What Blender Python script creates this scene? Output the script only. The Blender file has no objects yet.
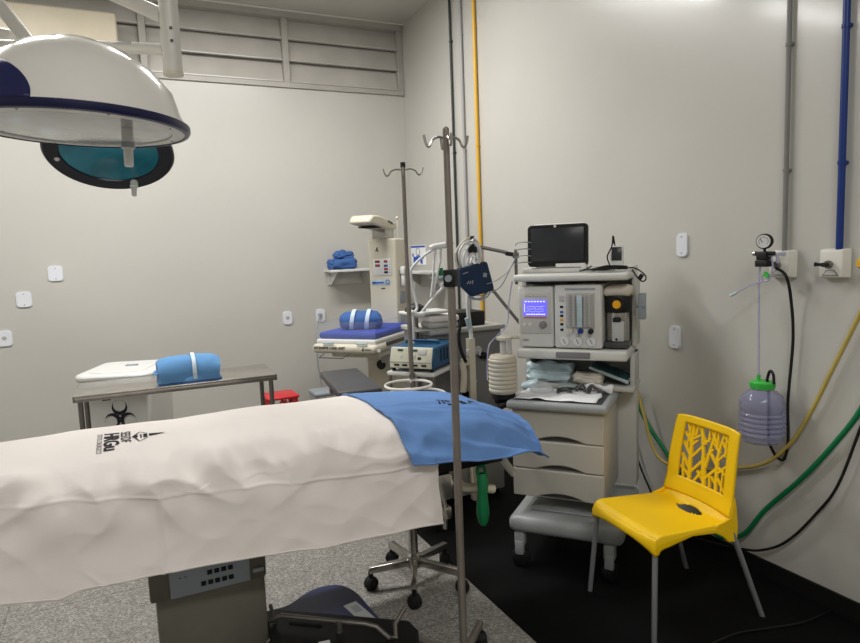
import bpy, bmesh, math, random
from math import sin, cos, pi, radians as R
from mathutils import Vector as V, Matrix, noise
random.seed(7)
S = bpy.context.scene
COL = S.collection

# ------------------------------------------------------------------ camera
CAM = V((0, 0, 1.6)); FPX = 645.0
def cam_axes(yaw, p, r):
    f = V((sin(yaw)*cos(p), cos(yaw)*cos(p), -sin(p)))
    rt = V((cos(yaw), -sin(yaw), 0)); dn = f.cross(rt)
    return cos(r)*rt+sin(r)*dn, -sin(r)*rt+cos(r)*dn, f
AX, AY, AZ = cam_axes(R(25.424), R(6.338), R(2.215))
cd = bpy.data.cameras.new('camera'); cam = bpy.data.objects.new('camera', cd); COL.objects.link(cam)
cd.sensor_width = 36; cd.sensor_fit = 'HORIZONTAL'; cd.lens = 36*FPX/860; cd.clip_start = 0.02
m3 = Matrix((AX, -AY, -AZ)).transposed()
cam.matrix_world = Matrix.Translation(CAM) @ m3.to_4x4()
S.camera = cam
def ray(x, y): return AX*((x-430)/FPX)+AY*((y-321.5)/FPX)+AZ
def onx(x, y, X): d = ray(x, y); return CAM+d*(X/d.x)
def ony(x, y, Y): d = ray(x, y); return CAM+d*(Y/d.y)
def onz(x, y, z): d = ray(x, y); return CAM+d*((z-1.6)/d.z)

# ------------------------------------------------------------------ materials
def lin(c):
    c = c/255
    return c/12.92 if c <= .04045 else ((c+.055)/1.055)**2.4
def rgb(c): return (lin(c[0]), lin(c[1]), lin(c[2]), 1)
def mat(name, c, rough=.5, metal=0, var=.06, scale=6, bump=0, bscale=60, trans=0, emit=0, alpha=1, ior=1.45, coat=0, weave=0):
    m = bpy.data.materials.new(name); m.use_nodes = True
    nt = m.node_tree; N = nt.nodes; L = nt.links
    b = N['Principled BSDF']; b.inputs['Roughness'].default_value = rough; b.inputs['Metallic'].default_value = metal
    b.inputs['IOR'].default_value = ior
    if coat: b.inputs['Coat Weight'].default_value = coat; b.inputs['Coat Roughness'].default_value = .12
    if trans: b.inputs['Transmission Weight'].default_value = trans
    if alpha < 1: b.inputs['Alpha'].default_value = alpha
    tc = N.new('ShaderNodeTexCoord'); nz = N.new('ShaderNodeTexNoise'); nz.inputs['Scale'].default_value = scale; nz.inputs['Detail'].default_value = 4
    L.new(tc.outputs['Object'], nz.inputs['Vector'])
    rp = N.new('ShaderNodeValToRGB'); q = rgb(c)
    rp.color_ramp.elements[0].position = .3; rp.color_ramp.elements[1].position = .7
    rp.color_ramp.elements[0].color = tuple(v*(1-var) for v in q[:3])+(1,)
    rp.color_ramp.elements[1].color = tuple(min(1, v*(1+var)) for v in q[:3])+(1,)
    L.new(nz.outputs['Fac'], rp.inputs['Fac']); L.new(rp.outputs['Color'], b.inputs['Base Color'])
    if emit:
        L.new(rp.outputs['Color'], b.inputs['Emission Color']); b.inputs['Emission Strength'].default_value = emit
    if bump:
        n2 = N.new('ShaderNodeTexNoise'); n2.inputs['Scale'].default_value = bscale; n2.inputs['Detail'].default_value = 3
        L.new(tc.outputs['Object'], n2.inputs['Vector'])
        bp = N.new('ShaderNodeBump'); bp.inputs['Strength'].default_value = bump; bp.inputs['Distance'].default_value = .01
        L.new(n2.outputs['Fac'], bp.inputs['Height']); L.new(bp.outputs['Normal'], b.inputs['Normal'])
    return m
M = {}
M['wall'] = mat('glossy_wall_paint', (195, 193, 186), .3, var=.03, scale=1.2, bump=.02, bscale=9, coat=.25)
M['ceiling'] = mat('ceiling_paint', (200, 198, 191), .4, var=.03, scale=2)
M['black_floor'] = mat('black_vinyl', (6, 6, 7), .75, var=.2, scale=3, bump=.03, bscale=200)
M['black_floor'].node_tree.nodes['Principled BSDF'].inputs['Specular IOR Level'].default_value = .18
M['black_skirt'] = mat('black_skirting', (14, 14, 15), .55, var=.1)
M['frame_grey'] = mat('grey_window_paint', (172, 168, 161), .38, var=.05)
M['slat_grey'] = mat('grey_louvre_paint', (186, 182, 175), .25, var=.07, scale=4)
M['cream'] = mat('cream_plastic', (206, 201, 183), .4, var=.03)
M['ac'] = mat('aged_cream_plastic', (196, 186, 164), .45, var=.03)
M['white'] = mat('white_plastic', (222, 222, 220), .35, var=.02)
M['plate'] = mat('white_plate_plastic', (226, 229, 236), .35, var=.02)
M['enamel'] = mat('white_enamel', (234, 231, 224), .14, var=.02, coat=.6)
M['arm'] = mat('white_arm_enamel', (214, 211, 203), .3, var=.03)
M['navy'] = mat('navy_plastic', (30, 36, 84), .4, var=.1)
M['rim'] = mat('navy_rim', (20, 24, 66), .3, var=.1)
M['lens'] = mat('frosted_lens', (150, 154, 152), .12, var=.1, scale=8, coat=.3)
M['teal'] = mat('teal_lens', (18, 116, 138), .1, var=.35, scale=5, coat=.4)
M['steel'] = mat('brushed_steel', (186, 182, 176), .25, .9, var=.1, scale=12)
M['steel_d'] = mat('dull_steel', (128, 124, 118), .4, .75, var=.1, scale=10)
M['pole'] = mat('worn_steel', (134, 127, 120), .42, .45, var=.14, scale=9)
M['black'] = mat('black_plastic', (13, 13, 15), .5, var=.15)
M['rubber'] = mat('black_rubber', (15, 15, 16), .7, var=.15)
M['vinyl'] = mat('charcoal_vinyl', (70, 70, 72), .42, var=.06, bump=.05)
M['mattress'] = mat('black_mattress_vinyl', (20, 20, 23), .45, var=.1)
M['sheet'] = mat('white_cotton', (236, 229, 224), .9, var=.02, scale=4, bump=.06, bscale=260)
M['blue'] = mat('blue_cotton', (102, 142, 200), .9, var=.05, scale=6, bump=.1, bscale=240)
M['wrap'] = mat('blue_wrap', (92, 142, 190), .85, var=.06, bump=.12, bscale=120)
M['wrap_d'] = mat('deep_blue_wrap', (60, 98, 158), .85, var=.1, bump=.15, bscale=90)
M['royal'] = mat('royal_blue_vinyl', (28, 58, 160), .7, var=.08)
M['tape'] = mat('pale_tape', (206, 222, 236), .7, var=.03)
M['ink'] = mat('black_ink', (28, 28, 38), .85, var=.1)
M['grey_p'] = mat('pale_grey_plastic', (212, 212, 207), .4, var=.02)
M['grey_m'] = mat('machine_grey_plastic', (194, 194, 188), .42, var=.03)
M['grey_b'] = mat('grey_beige_plastic', (192, 189, 179), .42, var=.03)
M['grey_f'] = mat('base_grey_plastic', (160, 164, 164), .4, var=.05)
M['col'] = mat('column_steel', (108, 106, 95), .45, .3, var=.09, scale=7)
M['pad'] = mat('keypad_grey', (150, 160, 168), .5, var=.03)
M['cab'] = mat('grey_cabinet_paint', (124, 124, 124), .45, var=.06, scale=3)
M['cab_l'] = mat('light_cabinet_paint', (176, 174, 168), .45, var=.06)
M['yellow'] = mat('yellow_plastic', (250, 204, 4), .42, var=.02)
M['leg'] = mat('grey_tube_paint', (150, 151, 155), .4, .4, var=.05)
M['screen'] = mat('dark_screen', (46, 50, 52), .25, var=.06)
M['lcd'] = mat('lit_lcd', (88, 84, 245), .3, var=.05, emit=1.3)
M['lcd_t'] = mat('lit_lcd_trace', (205, 205, 255), .3, var=.02, emit=1.3)
M['outlet'] = mat('outlet_plastic', (224, 222, 211), .4, var=.02)
M['amber'] = mat('amber_plastic', (235, 170, 20), .4, var=.05)
M['red'] = mat('red_plastic', (206, 40, 48), .4, var=.05)
M['green'] = mat('green_hose', (8, 118, 70), .45, var=.06)
M['gcap'] = mat('green_cap', (60, 185, 70), .4, var=.05)
M['hose_y'] = mat('yellow_hose', (190, 170, 90), .5, var=.06)
M['pipe_y'] = mat('yellow_pipe_paint', (226, 176, 50), .4, var=.05)
M['pipe_b'] = mat('blue_pipe_paint', (16, 50, 122), .35, var=.05)
M['pipe_g'] = mat('grey_pipe_paint', (128, 128, 124), .4, var=.05)
M['pipe_lg'] = mat('pale_grey_pipe_paint', (166, 165, 165), .4, var=.05)
M['pipe_k'] = mat('dark_green_pipe_paint', (46, 56, 54), .4, var=.05)
M['cuffb'] = mat('cuff_navy', (22, 44, 72), .75, var=.12, bump=.1)
M['esu'] = mat('esu_teal', (18, 74, 112), .45, var=.06)
M['esuf'] = mat('esu_cream', (214, 212, 190), .45, var=.03)
M['bell'] = mat('beige_ribbed_plastic', (200, 192, 172), .45, var=.05)
M['tube'] = mat('white_tubing', (214, 216, 216), .4, var=.03)
M['cream_w'] = mat('cream_cloth', (214, 206, 192), .8, var=.05, bump=.15)
M['paper'] = mat('white_paper', (244, 245, 246), .8, var=.03)
M['pgreen'] = mat('dark_green_pack', (44, 74, 76), .45, var=.2, scale=20)
M['pkt'] = mat('pale_blue_packaging', (182, 202, 208), .25, var=.18, scale=14, coat=.3)
M['tool'] = mat('dark_tool_steel', (92, 92, 92), .4, .6, var=.2)
M['clear'] = mat('clear_acrylic', (225, 232, 238), .05, var=.01, trans=.0, alpha=.07)
M['bottle'] = mat('smoky_clear_plastic', (150, 152, 188), .12, var=.05, alpha=.5)
M['dome_c'] = mat('clear_dome_plastic', (214, 220, 222), .1, var=.02, alpha=.4)
M['tube_c'] = mat('clear_tubing', (186, 184, 214), .2, var=.03, alpha=.6)
M['label'] = mat('label_grey', (186, 186, 184), .5, var=.02)
M['bluelbl'] = mat('blue_print', (52, 90, 190), .6, var=.05)
M['wgrey'] = mat('translucent_grey_plastic', (150, 158, 164), .4, var=.05)

def terrazzo():
    m = bpy.data.materials.new('terrazzo'); m.use_nodes = True
    nt = m.node_tree; N = nt.nodes; L = nt.links; b = N['Principled BSDF']; b.inputs['Roughness'].default_value = .5
    tc = N.new('ShaderNodeTexCoord')
    def vor(scale, cols, feat='F1'):
        v = N.new('ShaderNodeTexVoronoi'); v.inputs['Scale'].default_value = scale; L.new(tc.outputs['Object'], v.inputs['Vector'])
        sp = N.new('ShaderNodeSeparateColor'); L.new(v.outputs['Color'], sp.inputs['Color'])
        r = N.new('ShaderNodeValToRGB'); r.color_ramp.interpolation = 'CONSTANT'
        e = r.color_ramp.elements
        e[0].position = 0; e[0].color = rgb(cols[0][1]); e[1].position = cols[1][0]; e[1].color = rgb(cols[1][1])
        for p, c in cols[2:]: k = e.new(p); k.color = rgb(c)
        L.new(sp.outputs['Red'], r.inputs['Fac']); return r
    a = vor(120, [(0, (134, 131, 125)), (.3, (160, 157, 151)), (.55, (112, 109, 104)), (.72, (186, 183, 177)), (.9, (88, 86, 83))])
    c = vor(240, [(0, (142, 139, 133)), (.4, (124, 121, 115)), (.7, (166, 163, 157)), (.9, (100, 98, 94))])
    mx = N.new('ShaderNodeMix'); mx.data_type = 'RGBA'; mx.inputs[0].default_value = .45
    L.new(a.outputs['Color'], mx.inputs[6]); L.new(c.outputs['Color'], mx.inputs[7])
    br = N.new('ShaderNodeTexBrick'); br.offset = 0; br.inputs['Scale'].default_value = 1; br.inputs['Mortar Size'].default_value = .003
    br.inputs['Brick Width'].default_value = 1.0; br.inputs['Row Height'].default_value = 1.0
    br.inputs['Color1'].default_value = br.inputs['Color2'].default_value = (1, 1, 1, 1); br.inputs['Mortar'].default_value = (.55, .55, .55, 1)
    mp = N.new('ShaderNodeMapping'); mp.inputs['Location'].default_value = (-.4, -.37, 0); L.new(tc.outputs['Object'], mp.inputs['Vector']); L.new(mp.outputs['Vector'], br.inputs['Vector'])
    mu = N.new('ShaderNodeMix'); mu.data_type = 'RGBA'; mu.blend_type = 'MULTIPLY'; mu.inputs[0].default_value = 1
    L.new(mx.outputs[2], mu.inputs[6]); L.new(br.outputs['Color'], mu.inputs[7]); L.new(mu.outputs[2], b.inputs['Base Color'])
    return m
M['terrazzo'] = terrazzo()

# ------------------------------------------------------------------ object helpers
def thing(name, label, cat, loc=(0, 0, 0), rotz=0, group=None):
    o = bpy.data.objects.new(name, None); COL.objects.link(o); o.empty_display_size = .05
    o.location = loc; o.rotation_euler = (0, 0, rotz); o['label'] = label; o['category'] = cat
    if group: o['group'] = group
    return o
def tag(o, label, cat, group=None):
    o['label'] = label; o['category'] = cat
    if group: o['group'] = group
    return o
def struct(o): o['kind'] = 'structure'; return o
def dup(root, loc=None, rotz=None, label=None, group=None):
    r = root.copy(); COL.objects.link(r)
    if loc is not None: r.location = loc
    if rotz is not None: r.rotation_euler = (0, 0, rotz)
    if label: r['label'] = label
    if group: r['group'] = group
    for ch in list(root.children):
        c = ch.copy(); COL.objects.link(c); c.parent = r
        for g in list(ch.children):
            d = g.copy(); COL.objects.link(d); d.parent = c
    return r

def frame(p0, p1):
    z = (V(p1)-V(p0)).normalized(); x = z.orthogonal().normalized(); return x, z.cross(x), z
class MB:
    """collects shapes of ONE part"""
    def __init__(s): s.b = bmesh.new()
    def _x(s, fs, mi):
        for f in fs: f.material_index = mi
    def box(s, c, size, rz=0, ry=0, rx=0, bev=0, seg=2, mi=0):
        g = bmesh.ops.create_cube(s.b, size=1)['verts']
        mt = Matrix.Translation(V(c)) @ Matrix.Rotation(rz, 4, 'Z') @ Matrix.Rotation(ry, 4, 'Y') @ Matrix.Rotation(rx, 4, 'X')
        for v in g: v.co = V((v.co.x*size[0], v.co.y*size[1], v.co.z*size[2]))
        fs = list({f for v in g for f in v.link_faces})
        if bev:
            es = list({e for v in g for e in v.link_edges})
            r = bmesh.ops.bevel(s.b, geom=es, offset=bev, segments=seg, affect='EDGES', profile=.5)
            vs = set(r['verts']) | {v for v in g if v.is_valid}
            fs = list({f for v in vs for f in v.link_faces}); g = list({v for f in fs for v in f.verts})
        bmesh.ops.transform(s.b, matrix=mt, verts=g); s._x(fs, mi); return s
    def bx(s, a, b, **k):
        return s.box([(a[i]+b[i])/2 for i in range(3)], [abs(b[i]-a[i]) for i in range(3)], **k)
    def cyl(s, p0, p1, r0, r1=None, n=16, mi=0, caps=True):
        r1 = r0 if r1 is None else r1; x, y, z = frame(p0, p1); p0 = V(p0); p1 = V(p1)
        A = [s.b.verts.new(p0+(x*cos(2*pi*i/n)+y*sin(2*pi*i/n))*r0) for i in range(n)]
        B = [s.b.verts.new(p1+(x*cos(2*pi*i/n)+y*sin(2*pi*i/n))*r1) for i in range(n)]
        fs = [s.b.faces.new((A[i], A[(i+1) % n], B[(i+1) % n], B[i])) for i in range(n)]
        if caps: fs += [s.b.faces.new(A[::-1]), s.b.faces.new(B)]
        s._x(fs, mi); return s
    def tube(s, pts, r, n=10, mi=0, smooth=0, closed=False):
        P = [V(p) for p in pts]
        if smooth: P = spline(P, smooth, closed)
        rings = []; k = len(P); up = None
        for i in range(k):
            if closed: t = (P[(i+1) % k]-P[i-1])
            else: t = P[min(i+1, k-1)]-P[max(i-1, 0)]
            t.normalize()
            if up is None: up = t.orthogonal().normalized()
            up = (up-t*up.dot(t)); up = up.normalized() if up.length > 1e-6 else t.orthogonal().normalized()
            w = t.cross(up); rr = r(i/(k-1)) if callable(r) else r
            rings.append([s.b.verts.new(P[i]+(up*cos(2*pi*j/n)+w*sin(2*pi*j/n))*rr) for j in range(n)])
        fs = []
        for i in range(k if closed else k-1):
            a = rings[i]; c = rings[(i+1) % k]
            fs += [s.b.faces.new((a[j], a[(j+1) % n], c[(j+1) % n], c[j])) for j in range(n)]
        if not closed: fs += [s.b.faces.new(rings[0][::-1]), s.b.faces.new(rings[-1])]
        s._x(fs, mi); return s
    def lathe(s, prof, c=(0, 0, 0), axis=(0, 0, 1), n=32, mi=0, mis=None, closed=False):
        c = V(c); x, y, z = frame((0, 0, 0), axis); rings = []
        for r, h in prof:
            if r < 1e-6: rings.append([s.b.verts.new(c+z*h)])
            else: rings.append([s.b.verts.new(c+z*h+(x*cos(2*pi*j/n)+y*sin(2*pi*j/n))*r) for j in range(n)])
        pr = list(zip(rings, rings[1:]))+([(rings[-1], rings[0])] if closed else [])
        for q, (a, b) in enumerate(pr):
            fs = []
            for j in range(n):
                k = (j+1) % n
                if len(a) == 1 and len(b) == 1: continue
                if len(a) == 1: fs.append(s.b.faces.new((a[0], b[k], b[j])))
                elif len(b) == 1: fs.append(s.b.faces.new((a[j], a[k], b[0])))
                else: fs.append(s.b.faces.new((a[j], a[k], b[k], b[j])))
            s._x(fs, mis[q] if mis else mi)
        return s
    def prism(s, poly, h, fn=None, mi=0):
        """poly: 2-D outline; fn maps (x, y, z) to 3-D"""
        fn = fn or (lambda x, y, z: V((x, y, z)))
        A = [s.b.verts.new(fn(x, y, 0)) for x, y in poly]; B = [s.b.verts.new(fn(x, y, h)) for x, y in poly]
        n = len(poly); fs = [s.b.faces.new((A[i], A[(i+1) % n], B[(i+1) % n], B[i])) for i in range(n)]
        fs += [s.b.faces.new(A[::-1]), s.b.faces.new(B)]
        s._x(fs, mi); return s
    def grid(s, fn, nu, nv, mi=0, skip=None):
        g = [[s.b.verts.new(fn(i/nu, j/nv)) for j in range(nv+1)] for i in range(nu+1)]; fs = []
        for i in range(nu):
            for j in range(nv):
                if skip and skip((i+.5)/nu, (j+.5)/nv): continue
                fs.append(s.b.faces.new((g[i][j], g[i+1][j], g[i+1][j+1], g[i][j+1])))
        s._x(fs, mi); return s
    def ball(s, c, r, sc=(1, 1, 1), mi=0, n=2):
        g = bmesh.ops.create_icosphere(s.b, subdivisions=n, radius=r)['verts']
        for v in g: v.co = V((v.co.x*sc[0], v.co.y*sc[1], v.co.z*sc[2]))+V(c)
        s._x(list({f for v in g for f in v.link_faces}), mi); return s
    def rough_up(s, amp, f=9, seed=0, cuts=0):
        if cuts: bmesh.ops.subdivide_edges(s.b, edges=s.b.edges, cuts=cuts, use_grid_fill=True)
        s.b.normal_update()
        for v in s.b.verts: v.co += v.normal*(noise.noise(v.co*f+V((seed, seed*2, 0)))+(.6*(1-2*abs(noise.noise(v.co*f*2.3+V((seed, 0, 5))))) if cuts else 0))*amp
        return s
    def build(s, name, mats, parent=None, smooth=True, loc=None, bevel=0, solid=0, ang=40, sub=0):
        bmesh.ops.recalc_face_normals(s.b, faces=s.b.faces)
        me = bpy.data.meshes.new(name); s.b.to_mesh(me); s.b.free()
        for m in (mats if isinstance(mats, (list, tuple)) else [mats]): me.materials.append(M[m])
        if smooth:
            me.polygons.foreach_set('use_smooth', [True]*len(me.polygons)); me.set_sharp_from_angle(angle=R(ang))
        o = bpy.data.objects.new(name, me); COL.objects.link(o)
        if loc is not None:
            me.transform(Matrix.Translation(-V(loc))); o.location = loc
        if parent: o.parent = parent
        if solid: k = o.modifiers.new('solid', 'SOLIDIFY'); k.thickness = solid; k.offset = -1
        if bevel:
            k = o.modifiers.new('bevel', 'BEVEL'); k.width = bevel; k.segments = 2; k.limit_method = 'ANGLE'; k.angle_limit = R(40)
        if sub: k = o.modifiers.new('sub', 'SUBSURF'); k.levels = k.render_levels = sub
        return o
def spline(P, sub, closed=False):
    P = [V(p) for p in P]; out = []; n = len(P)
    for i in range(n if closed else n-1):
        if closed: a, b, c, d = P[i-1], P[i], P[(i+1) % n], P[(i+2) % n]
        else: a, b, c, d = P[max(i-1, 0)], P[i], P[i+1], P[min(i+2, n-1)]
        for k in range(sub):
            t = k/sub
            out.append(.5*((2*b)+(c-a)*t+(2*a-5*b+4*c-d)*t*t+(3*b-3*c+d-a)*t**3))
    if not closed: out.append(P[-1])
    return out
def rrect(w, h, r, n=6):
    out = []
    for cx, cy, a0 in ((w/2-r, h/2-r, 0), (-w/2+r, h/2-r, 90), (-w/2+r, -h/2+r, 180), (w/2-r, -h/2+r, 270)):
        out += [(cx+r*cos(R(a0+90*i/n)), cy+r*sin(R(a0+90*i/n))) for i in range(n+1)]
    return out
def lerp_tab(tab, x):
    if x <= tab[0][0]: return tab[0][1]
    for (a, b), (c, d) in zip(tab, tab[1:]):
        if x <= c:
            t = (x-a)/(c-a); t = t*t*(3-2*t) if False else t
            return b+(d-b)*t
    return tab[-1][1]
def text_mesh(txt, size, fn, name, m, parent, ext=.0, bold=0, align='LEFT', sx=1.0):
    """lettering as a mesh; fn maps (x, y, z) of the flat text into the parent's space"""
    cu = bpy.data.curves.new('t', 'FONT'); cu.body = txt; cu.size = size; cu.align_x = align; cu.offset = bold; cu.extrude = ext; cu.resolution_u = 3
    o = bpy.data.objects.new('t', cu); COL.objects.link(o); bpy.context.view_layer.update()
    me = bpy.data.meshes.new_from_object(o.evaluated_get(bpy.context.evaluated_depsgraph_get()))
    bpy.data.objects.remove(o); bpy.data.curves.remove(cu)
    bm = bmesh.new(); bm.from_mesh(me); bpy.data.meshes.remove(me)
    bmesh.ops.triangulate(bm, faces=bm.faces)
    for v in bm.verts: v.co = fn(v.co.x*sx, v.co.y, v.co.z)
    k = MB(); k.b.free(); k.b = bm
    bmeshn = bpy.data.meshes.new(name); bm.to_mesh(bmeshn); bm.free(); bmeshn.materials.append(M[m])
    q = bpy.data.objects.new(name, bmeshn); COL.objects.link(q); q.parent = parent
    return q

# ================================================================== THE ROOM
XR, YB, ZC = 2.63, 5.92, 3.75
XL, YF = -3.0, -2.2
struct(MB().bx((XL, YF, -.1), (1.40, YB+.1, 0)).build('floor', 'terrazzo', smooth=False))
struct(MB().bx((1.40, YF, -.1), (XR+.1, YB+.1, 0.002)).build('floor_right_strip', 'black_floor', smooth=False))
struct(MB().bx((XR, YF, 0), (XR+.12, YB+.12, ZC+.1)).build('wall_right', 'wall', smooth=False))
struct(MB().bx((XL, YB, 0), (XR, YB+.12, 3.09)).build('wall_back', 'wall', smooth=False))
struct(MB().bx((XL-.12, YF, 0), (XL, YB+.12, ZC+.1)).build('wall_left', 'wall', smooth=False))
struct(MB().bx((XL, YF-.12, 0), (XR, YF, ZC+.1)).build('wall_front', 'wall', smooth=False))
struct(MB().bx((XL, YF, ZC), (XR, YB+.12, ZC+.1)).build('ceiling', 'ceiling', smooth=False))
struct(MB().bx((XR-.012, YF, 0), (XR, YB, .09), bev=.003).build('baseboard_right', 'black_skirt', smooth=False))
struct(MB().bx((XL, YB-.012, 0), (XR-.012, YB, .09), bev=.003).build('baseboard_back', 'black_skirt', smooth=False))
# louvred clerestory window over the back wall
win = bpy.data.objects.new('window_1', None); COL.objects.link(win); win.location = (0, YB, 3.09); struct(win)
f = MB(); xs = [-2.95, -2.02, -.85, .32, 1.49, 2.6]
f.bx((XL+.01, -.02, 0), (XR-.01, .07, .045)); f.bx((XL+.01, -.035, .60), (XR-.01, .07, .655))
for x in xs: f.bx((x-.028, -.012, .03), (x+.028, .07, .62))
f.build('window_frame', 'frame_grey', win, bevel=.004)
MB().bx((XL+.01, .075, 0), (XR-.01, .11, .655)).build('backing_panel', 'frame_grey', win, smooth=False)
for a, b in zip(xs, xs[1:]):
    p = MB()
    for k in range(3):
        z0 = .05+k*.187
        p.box(((a+b)/2, .035, z0+.092), (b-a-.06, .006, .198), rx=R(-14))
        p.box(((a+b)/2, .004, z0+.006), (b-a-.06, .022, .012))
    p.build('pane', 'slat_grey', win, smooth=False)
struct(MB().bx((XL+.01, YB-.05, ZC-.012), (XR, YB, ZC-.002)).build('trim_1', 'enamel', smooth=False))

# ================================================================== LIGHT
def area(name, loc, sx, sy, e, col=(1, .985, .965), rot=(0, 0, 0)):
    l = bpy.data.lights.new(name, 'AREA'); l.shape = 'RECTANGLE'; l.size = sx; l.size_y = sy; l.energy = e; l.color = col
    o = bpy.data.objects.new(name, l); COL.objects.link(o); o.location = loc; o.rotation_euler = rot; return o
area('tube_and_fill_light', (-.9, 4.2, 3.70), 1.3, .28, 62)
area('tube_and_fill_light', (1.0, 4.2, 3.70), 1.3, .28, 62)
area('tube_and_fill_light', (-.9, -.4, 3.70), 1.3, .28, 26)  # unseen frontal fill lamp, added behind the camera to lift front faces
area('tube_and_fill_light', (.7, -.6, 3.70), 1.3, .28, 50)  # second added fill lamp, brightens the machine and drawer fronts
area('bounce_fill_light', (-.9, 4.2, 3.45), 1.3, .28, 9, rot=(pi, 0, 0)); area('bounce_fill_light', (1.0, 4.2, 3.45), 1.3, .28, 9, rot=(pi, 0, 0))  # added up-facing lamps standing in for bounce on ceiling and window top
w = bpy.data.worlds.new('world'); S.world = w; w.use_nodes = True
w.node_tree.nodes['Background'].inputs[0].default_value = (.5, .5, .5, 1); w.node_tree.nodes['Background'].inputs[1].default_value = .3
S.view_settings.view_transform = 'Standard'; S.view_settings.look = 'None'; S.view_settings.exposure = 0; S.view_settings.gamma = 1
S.cycles.max_bounces = 8; S.cycles.transparent_max_bounces = 12


# ================================================================== OPERATING TABLE
tb = thing('operating_table', 'steel operating table with keypad column and navy foot plate under the drapes', 'operating table', (.19, 2.52, 0))
def T(x, y, z=0): return (x-.19, y-2.52, z)
MB().bx(T(-1.25, 2.31, .80), T(1.36, 2.74, .862), bev=.025, seg=3).build('mattress', 'mattress', tb)
k = MB(); k.bx(T(-1.25, 2.29, .735), T(.92, 2.77, .798)); k.bx(T(.98, 2.25, .705), T(1.385, 2.77, .797), bev=.008)
k.build('tabletop', 'mattress', tb)
k = MB()
for y in (2.235, 2.81): k.bx(T(-1.2, y-.006, .735), T(.9, y+.006, .765)); [k.box(T(x, (y+2.53)/2+(.13 if y > 2.5 else -.13), .75), (.02, .05, .02)) for x in (-1, 0, .8)]
k.build('side_rail', 'steel_d', tb, smooth=False)
c = MB(); c.bx(T(.02, 2.325, .10), T(.39, 2.73, .435), bev=.008); c.bx(T(.0, 2.31, .43), T(.395, 2.75, .735), bev=.01)
col = c.build('column', 'col', tb)
kp = MB().bx(T(.065, 2.300, .436), T(.335, 2.312, .55), bev=.004).build('keypad', 'pad', col)
k = MB()
for r, (n, x0) in enumerate(((5, .175), (4, .198))):
    for i in range(n): k.box(T(x0+i*.0235, 2.2985, .468+r*.036), (.017, .004, .017), bev=.002)
k.build('button', 'ink', kp)
text_mesh('- -', .03, lambda x, y, z: V(T(.095+x, 2.2985, .50+y)), 'lettering', 'ink', kp)
MB().bx(T(.345, 2.3, .46), T(.385, 2.31, .475), bev=.003).build('indicator_strip', 'pad', col)
k = MB(); k.cyl(T(.425, 2.36, .20), T(.405, 2.34, .30), .007); k.cyl(T(.366, 2.36, .19), T(.42, 2.36, .19), .016); k.tube([T(.40+.025*cos(a), 2.30+.0*a, .17+.025*sin(a)) for a in [i*.5 for i in range(12)]], .007, closed=True)
k.build('brake_lever', 'steel_d', tb)
# foot: navy plate with a rounded end, dark cover slab, bar and pedal
pl = [(.06, 2.36), (.06, 2.66), (.42, 2.66), (.53, 2.66), (.62, 2.715), (.70, 2.74), (.78, 2.715), (.825, 2.63), (.838, 2.50), (.84, 2.30), (.76, 2.18), (.3, 2.22)]
pl = [(p.x, p.y) for p in spline([(a, b, 0) for a, b in pl], 5, True)]
nv = MB().prism([T(a, b)[:2] for a, b in pl], .055, lambda x, y, z: V((x, y, .05+z))).build('foot_plate', 'navy', tb, bevel=.008)
a1, a2 = V((.775, 2.50, 0)), V((.84, 2.37, 0))
MB().box(T(.785, 2.44, .1075), (.18, .06, .003), rz=R(-80)).build('sticker', 'label', nv, smooth=False)
MB().box(T(.782, 2.475, .11), (.05, .03, .002), rz=R(-80)).build('sticker_mark', 'wgrey', nv, smooth=False)
for x, y in ((.12, 2.42), (.12, 2.6), (.7, 2.68), (.72, 2.28)):
    MB().cyl(T(x, y, 0), T(x, y, .052), .028).build('foot', 'rubber', tb)
sl = [(.40, 2.46), (.455, 2.455), (.875, 2.125), (.88, 2.05), (.82, 1.93), (.44, 1.95), (.38, 2.2)]
MB().prism([T(a, b)[:2] for a, b in sl], .05, lambda x, y, z: V((x, y, .165+z))).build('base_cover', 'black', tb, bevel=.006)
MB().prism([T(a, b)[:2] for a, b in [(.40, 2.40), (.46, 2.40), (.82, 2.13), (.76, 2.04), (.45, 2.12)]], .06, lambda x, y, z: V((x, y, .106+z))).build('base_neck', 'black', tb)
k = MB()
k.tube([T(.40, 2.36, .23), T(.44, 2.33, .255), T(.70, 2.12, .255), T(.735, 2.10, .245), T(.765, 2.045, .22), T(.785, 2.04, .22), T(.80, 2.08, .245), T(.855, 2.115, .275)], .009)
k.cyl(T(.62, 2.18, .215), T(.62, 2.18, .26), .012); k.build('pedal_bar', 'steel_d', tb)
MB().box(T(.55, 2.14, .2165), (.04, .022, .004), rz=R(-10)).build('white_tag', 'white', tb, smooth=False)
MB().box(T(.52, 2.29, .2165), (.13, .012, .004), rz=R(-38)).build('slot', 'rubber', tb, smooth=False)
# clamps under the head end
k = MB(); k.bx(T(1.075, 2.24, .60), T(1.135, 2.32, .704), bev=.005); k.bx(T(1.09, 2.23, .52), T(1.125, 2.29, .57), bev=.005); k.cyl(T(1.107, 2.26, .47), T(1.107, 2.26, .61), .009); k.cyl(T(1.05, 2.25, .665), T(1.08, 2.25, .665), .01)
k.build('rail_clamp', 'steel', tb)
k = MB(); k.tube([T(1.20, 2.33, .65), T(1.23, 2.33, .60), T(1.33, 2.33, .575), T(1.38, 2.33, .56)], .02, smooth=4); k.build('support_arm', 'cream', tb)
MB().tube([T(1.385, 2.36, .79), T(1.412, 2.33, .75), T(1.428, 2.31, .68), T(1.47, 2.30, .62)], .017, smooth=5).build('end_handle', 'grey_p', tb)

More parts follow.
